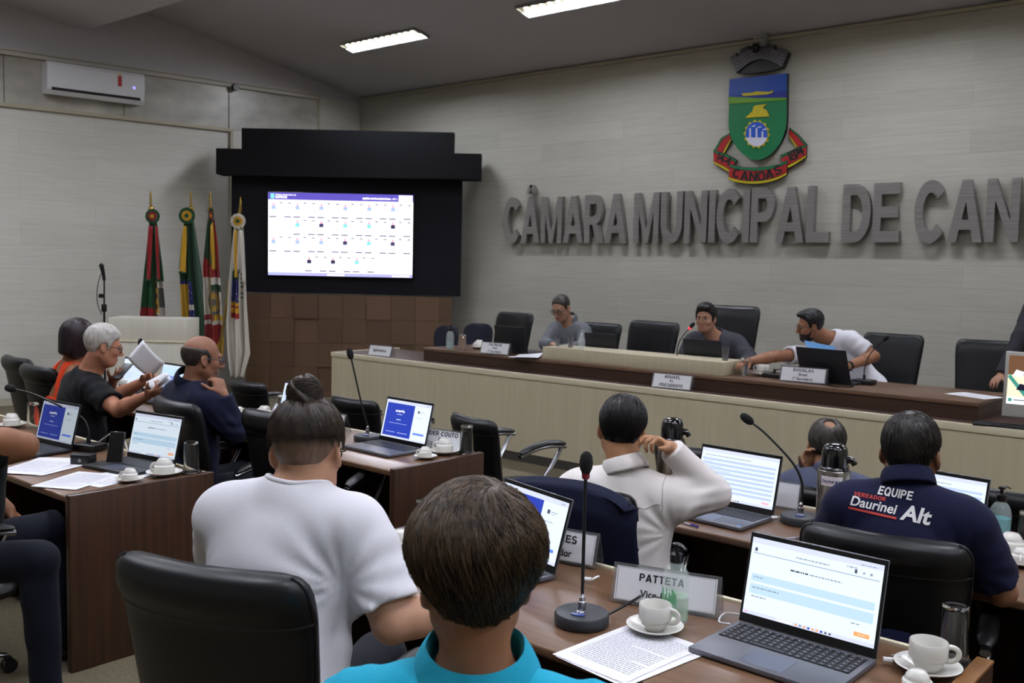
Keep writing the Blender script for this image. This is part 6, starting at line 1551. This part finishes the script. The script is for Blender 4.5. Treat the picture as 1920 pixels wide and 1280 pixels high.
# ---- bald man in navy
def navy():
    p = Person('bald bearded person in a navy shirt with a hand at the chin', D3(364, 722, 5.15), -6, D3(379, 672, 5.13), -16, 8, lean=8, skin_c='#8d604a', sc=1.05, fat=1.15, torso=.55)
    E = D3(440, 808, 5.07); Wr = D3(418, 740, 5.02); p.arms(E, Wr, p.l(-.26, .2, -.28), p.l(-.02, .42, -.32), hR=dict(d=D3(407, 708, 5.03)-Wr, n=D3(393, 730, 5.07)-Wr, curl=(1.0, 1.1, .7)))
    p.body(.007); p.shirt(c_nshirt, 'long', .016, .009, .95, 'navy_shirt', .0035, seed=51, folds=[(p.SR+V3(0, 0, -.12), 13, .006, .2, p.TR[:, 1]), (E, 11, .005, .15, E-p.SR)]); p.collar(c_nshirt, .064, .045, .014, .4, name='shirt_collar', drop=.014)
    p.trousers(c_dark); p.face(); p.glasses(m_specg, r=.021)
    p.hair(hairm('bald ring', '#1d1714', '#3c332d'), hair_bald(.006, .055, .0), .005); p.beard(hairm('short beard', '#4c3a30', '#6a5648'), t=.0035)
navy()

# ---- grey haired man with papers
def grey():
    p = Person('grey haired person in a black T-shirt holding up sheets of paper', D3(163, 702, 5.92), -10, D3(194, 648, 5.88), -18, 14, lean=12, skin_c='#b17a60', sc=1.02, fat=1.25, torso=.55)
    E = D3(222, 768, 5.62); Wr = D3(275, 742, 5.48); EL = D3(215, 745, 5.93); WL = D3(268, 716, 5.78)
    p.arms(E, Wr, EL, WL, hR=dict(d=D3(296, 733, 5.46)-Wr, n=(0, .3, .9), curl=(.8, .9, .5)), hL=dict(d=D3(284, 704, 5.76)-WL, n=(.3, -.3, -.8), curl=(.7, .8, .5)))
    p.body(.008, '#8f5a4d'); p.shirt(c_blk, 'short', .016, .010, .72, 'black_t_shirt', .004, seed=61, folds=[(p.SR+V3(0, 0, -.12), 13, .006, .2, p.TR[:, 1])])
    p.trousers(c_khaki); p.face('#6f6a64'); p.glasses(m_spec, r=.024)
    p.hair(h_gry, hair_short(.010, .010, rough=.002), .006)
    a = D3(284, 703, 5.56)
    def page(label, cs, seed):
        mb = MB(); P = [np.array(c) for c in cs]; n = nrm(np.cross(P[1]-P[0], P[3]-P[0]))
        def fn(u, v): q = (P[0]*(1-u)+P[1]*u)*(1-v)+(P[3]*(1-u)+P[2]*u)*v; return tuple(q+n*.012*math.sin(PI*u))
        mb.grid(fn, 8, 8); o = mb.build('paper_sheet', m_paper, None, 80, solid=.0012); setp(o, label, 'paper', 'sheets held by the grey haired man')
    page('blank sheet of paper raised in the air by the grey haired man', (D3(239, 671, 5.80), D3(282, 709, 5.74), D3(309, 680, 5.66), D3(268, 637, 5.72)), 1)
    page('sheet of paper held low by the grey haired man, uppermost', (D3(273, 716, 5.66), D3(285, 731, 5.47), D3(318, 702, 5.38), D3(308, 699, 5.6)), 2)
    page('sheet of paper held low by the grey haired man, beneath', (D3(278, 722, 5.66), D3(290, 736, 5.47), D3(322, 710, 5.38), D3(312, 704, 5.6)), 3)
grey()

# ---- woman
def woman():
    p = Person('person with dark red bobbed hair and an orange top at the far left', D3(136, 684, 6.45), -4, D3(147, 634, 6.42), -4, 10, lean=14, skin_c='#9a6a4f', sc=.95, fat=1.0)
    WR = D3(212, 712, 6.1); p.arms(p.l(.24, .12, -.26), WR, p.l(-.22, .14, -.26), p.l(-.05, .4, -.25), hR=dict(d=D3(224, 704, 6.05)-WR, n=(0, .2, 1), curl=(.6, .6, .4)))
    p.body(.008); Lz = p.L/p.sc
    p.shirt(c_orange, 'none', .012, .009, .7, 'orange_top', .002, seed=71, strap=lambda q: np.where(q[:, 2] < Lz-.24, -1., np.abs(np.abs(q[:, 0]-.0)-(.09-.10*(q[:, 2]-(Lz-.24))))-.026))
    p.trousers(c_dark); p.face()
    def bob(q):
        d = scalp(q, .018); d = smin(d, sd_ell(q, (0, -.045, -.055), (.088, .070, .12)), .04); d = smax(d, (-.150-.35*(q[:, 1])-q[:, 2])*.9, .01)
        f = sd_ell(q, (0, .115, -.03), (.062, .075, .11)); d = smax(d, -f, .012); return d+.0015*np.sin(q[:, 0]*160)*np.sin(q[:, 1]*140)
    p.hair(h_red, bob, .006)
    t = thing('phone', 'phone held by the dark haired woman', 'phone', tuple(D3(226, 700, 6.04)), 0.3); mb = MB(); mb.T = rotx(-.9); mb.rbox((0, 0, .02), (.07, .009, .14), .003, 2); mb.build('case', m_blackp, t)
woman()

# ---- bench: grey shirt, grey jacket, white T-shirt
def grey_shirt():
    p = Person('person with glasses in a grey shirt reading at the bench', D3(1067, 606, 9.62), 184, D3(1052, 577, 9.5), 184, 26, lean=14, skin_c='#a97d66', sc=.98, fat=1.05)
    W1 = D3(1036, 646, 9.2); W2 = D3(1048, 655, 9.1)
    p.arms(D3(1022, 645, 9.45), W1, D3(1092, 648, 9.4), W2, hR=dict(d=D3(1050, 649, 9.1)-W1, n=(0, 0, -1), curl=(.3, .4, .3)), hL=dict(d=D3(1034, 660, 9.05)-W2, n=(0, 0, -1), curl=(.4, .4, .3)))
    p.body(.007); p.shirt(c_gry, 'long', .014, .009, .95, 'grey_shirt', .004, seed=81); p.collar(c_gry, .062, .042, .014, .35, name='shirt_collar', drop=.014)
    mb = MB(); bv = BVHTree.FromPolygons([tuple(v) for v in p.shirtVQ[0]], [tuple(f) for f in p.shirtVQ[1]])
    for i in range(5):
        a = p.T(0, .3, p.L/p.sc-.10-.085*i); h_ = bv.ray_cast(Vector(a), Vector(-p.TR[:, 1]), 1.)
        if h_[0] is not None: mb.sphere(h_[0]-Vector(p.o), .006, 0, 8, 6)
    b_ = mb.build('shirt_buttons', M('button white', '#c4c3c4', rough=.4), p.root, 60)
    b_['kind'] = 'stuff'
    p.trousers(c_dark, floor=.12); p.face(); p.glasses(m_spec, r=.023, tw=.0024); p.hair(hairm('short grizzled', '#231d1a', '#3f3833'), hair_short(.006, .006, rough=.001, hlz=[-.075, -.075, -.05, .008, .026, -.005, -.01, .04, .072, .088, .1, .12]), .005)
grey_shirt()
def president():
    p = Person('person in a grey jacket over a white shirt speaking at the bench', D3(1341, 628, 8.72), 196, D3(1323, 597, 8.6), 190, 4, lean=4, skin_c='#a67860', sc=1.04, fat=1.1, shoulders=.195)
    p.arms(p.l(.27, .08, -.26), p.l(.18, .33, -.29), D3(1408, 680, 8.5), D3(1372, 690, 8.2))
    p.body(.006); p.shirt(c_wht, 'none', .008, .008, .9, 'white_shirt', .002, seed=91, neck_drop=.05)
    def opn(q): z = q[:, 2]-.10; return np.where((z > 0), (.012+.16*np.clip(z, 0, .45))*.72-np.abs(q[:, 0]), -1.)
    Lz = p.L/p.sc
    p.shirt(c_jack, 'long', .024, .009, .95, 'grey_jacket', .004, seed=92, neck_r=.074, open_front=opn, folds=[(p.arm['L'][1], 11, .005, .16, (0, 0, 1))])
    Vv, Q = p.shirtVQ; bv = BVHTree.FromPolygons([tuple(v) for v in Vv], [tuple(f) for f in Q]); mb = MB()
    for q in (-1, 1):
        out = []
        for x, z in ((.006, .12), (.072, .47), (.105, .44), (.082, .395), (.10, .385), (.05, .20)):
            a = p.T(q*x, .4, z*Lz/.52); h_ = bv.ray_cast(Vector(a), Vector(-p.TR[:, 1]), 1.); out.append((Vector(p.T(q*x, .14, z*Lz/.52)) if h_[0] is None else h_[0]+Vector(p.TR[:, 1])*.006)-Vector(p.o))
        mb.add(out, [(0, 1, 2, 3, 4, 5) if q > 0 else (5, 4, 3, 2, 1, 0)])
    mb.build('lapel', c_jack, p.root, 0, solid=.005)['label'] = 'jacket lapels'
    p.trousers(c_dark, floor=.12); p.face('#15100d', brow_w=.005)
    p.hair(h_blk, hair_short(.012, .012, rough=.002, hlz=[-.08, -.08, -.05, .008, .026, -.02, -.03, .03, .060, .072, .086, .11], vol=[((-.005, .065, .105), (.060, .045, .030)), ((.0, .02, .120), (.058, .06, .026))]), .005)
president()
def leaning():
    p = Person('bearded person in a white T-shirt leaning over the bench with an arm stretched out', D3(1562, 634, 8.15), 152, D3(1519, 610, 8.02), 128, 14, -4, lean=26, side=22, skin_c='#9a6b50', sc=1.08, fat=1.1, torso=.53, shoulders=.185)
    E1 = D3(1452, 668, 7.85); W1 = D3(1405, 677, 7.75); E2 = D3(1638, 668, 7.85); W2 = D3(1588, 687, 7.62)
    p.arms(E1, W1, E2, W2, hR=dict(d=D3(1385, 683, 7.7)-W1, n=(0, 0, -1), curl=(.3, .3, .2)), hL=dict(d=D3(1566, 682, 7.6)-W2, n=(0, -.5, .6), curl=(.7, .7, .4)))
    p.body(.007); p.shirt(c_wht, 'short', .015, .009, .74, 'white_t_shirt', .004, seed=101, neck_r=.068, folds=[(p.SL+V3(0, 0, -.12), 13, .006, .2, p.TR[:, 1]), (p.SR+V3(0, 0, -.1), 13, .005, .15, p.TR[:, 1])])
    p.trousers(cloth('pale trousers', '#b9c0cc'), floor=.12); p.face('#15100d', brow_w=.005); p.glasses(m_spec, tw=.0012); p.beard(hairm('black beard', '#120e0d', '#241c19'), -.045, .008)
    hy = HL_Y; p.hair(h_blk, hair_short(.009, .014, rough=.002, hlz=[-.07, -.07, -.045, .008, .026, -.01, -.015, .045, .072, .086, .1, .12], vol=[((0, .055, .108), (.045, .035, .022))]), .005)
    mb = MB(); b = p.T(0, .0, p.L/p.sc+.0); front = p.T(.01, .15, .20)
    L_ = [Vector(x-p.o) for x in (p.T(-.02, -.09, p.L/p.sc-.0), p.T(-.075, -.03, p.L/p.sc+.02), p.T(-.075, .06, p.L/p.sc-.05), p.T(-.04, .145, .34), front)]; R_ = [Vector(x-p.o) for x in (p.T(-.02, -.09, p.L/p.sc-.0), p.T(.075, -.03, p.L/p.sc+.02), p.T(.075, .06, p.L/p.sc-.05), p.T(.045, .145, .34), front)]
    mb.tube(L_, .007, 6, flat=.4).tube(R_, .007, 6, flat=.4).build('lanyard', M('lanyard purple', '#3a2f7a', rough=.7), p.root, 60)
    d = nrm(W2-E2); c = W2-d*.03; t = Vector(d).to_track_quat('Z', 'Y').to_matrix().to_4x4(); mb = MB(); mb.T = Matrix.Translation(Vector(c-p.o)) @ t; mb.lathe([(.034, -.012), (.037, -.012), (.037, .012), (.034, .012)], n=20); mb.lathe([(0, -.022), (.022, -.022), (.022, .022), (0, .022)], n=4, c=(0, -.038, 0), sy=.3); mb.build('wristwatch', m_blackp, p.root, 40)
    # blue folder held behind the laptop lid
    mb = MB(); P = [D3(1508, 638, 7.62), D3(1566, 650, 7.55), D3(1570, 682, 7.5), D3(1522, 672, 7.54)]; mb.add([tuple(q) for q in P], [(0, 1, 2, 3)]); o = mb.build('blue_folder', M('folder blue', '#5b8fc2', rough=.5), None, 0, solid=.004); setp(o, 'light blue folder held above the laptop lid on the bench', 'folder')
leaning()
def standing():
    p = Person('standing person in a dark shirt cut by the right edge, hand on the bench', D3(1985, 548, 7.75), 165, D3(1952, 515, 7.6), 150, 15, lean=24, skin_c='#a0735a', sc=1.03, torso=.55)
    E = D3(1912, 632, 7.55); W1 = D3(1876, 704, 7.42); p.arms(E, W1, p.l(.27, .12, -.26)*0+p.l(-.30, .05, -.28), p.l(-.28, .2, -.5), hR=dict(d=D3(1852, 727, 7.34)-W1, n=(0, 0, -1), curl=(.25, .35, .3)))
    p.body(.008); p.shirt(c_dshirt, 'long', .012, .010, .95, 'dark_shirt', .003, seed=111, folds=[(E, 11, .005, .16, E-p.SR)]); p.face()
    K = p.pel+V3(.1, .02, -.42); p.trousers(c_dark, p.pel+p.B[:, 0]*.1+V3(0, -.03, -.42), p.pel-p.B[:, 0]*.1+V3(0, -.03, -.42), floor=.12); p.hair(h_blk, hair_short(.01, .01), .006)
standing()
def left_edge():
    p = Person('person mostly outside the left edge, bent elbow and jeans in view', D3(-62, 792, 3.75), -4, D3(-85, 715, 3.76), 0, 6, lean=6, skin_c='#8a5c42', sc=1.03, fat=1.1)
    E = D3(44, 836, 3.74); W1 = D3(-66, 815, 3.5); p.arms(E, W1, p.l(-.26, .05, -.27), p.l(-.2, .2, -.42), hR=dict(d=D3(-100, 780, 3.5)-W1, curl=(.8, .8, .5)), thick=1.2)
    p.body(.008); p.shirt(c_blk, 'short', .014, .010, .5, 'dark_t_shirt', .003, seed=121); p.face(); p.hair(h_blk, hair_short(.01, .01), .006)
    p.trousers(c_jean, D3(72, 1050, 3.6), None)
left_edge()

# ---- navy jacket over the chair of the white shirt person
def jacket():
    c = jacket_chair; w, hgt = .56, .62; a = c.rotation_euler.z; mb = MB()
    F = []
    def outer(u, v):
        x = (2*u-1); n = 10; sg = 1
        return x
    R = rotz(a); base = Vector(c.location)
    def fn(u, v):
        x = -w/2+w*u; e = abs(2*u-1); tz = .972-.05*e**3; s_ = v*1.0
        L = [(-.36, .42), (-.425, .70), (-.455, tz-.07), (-.44, tz), (-.385, tz+.014), (-.33, tz-.01), (-.30, tz-.10), (-.265, .72)]
        k = s_*(len(L)-1); i = min(int(k), len(L)-2); f = k-i; y = L[i][0]+(L[i+1][0]-L[i][0])*f; z = L[i][1]+(L[i+1][1]-L[i][1])*f
        back = v < .45
        y += (-.014*math.sin(9*u+2)*(1-min(1, v/.4)) if back else .004*math.sin(8*u)); y += .05*e**4*(1 if back else -1)*(.8 if 0.05 < v < .95 else .5)
        x *= (1.0+.04*(1-v)*(1 if back else 0)-.10*(v if not back else 0)+.02*math.sin(5*z))
        return tuple(R @ Vector((x, y+.005*math.sin(14*u+6*z), z)))
    mb.grid(fn, 40, 60); o = mb.build('suit_jacket', cloth('navy suiting', '#10152c', .1), None, 80, solid=.012); o.location = base; setp(o, 'navy suit jacket draped over the chair of the white shirt person', 'jacket')
jacket()
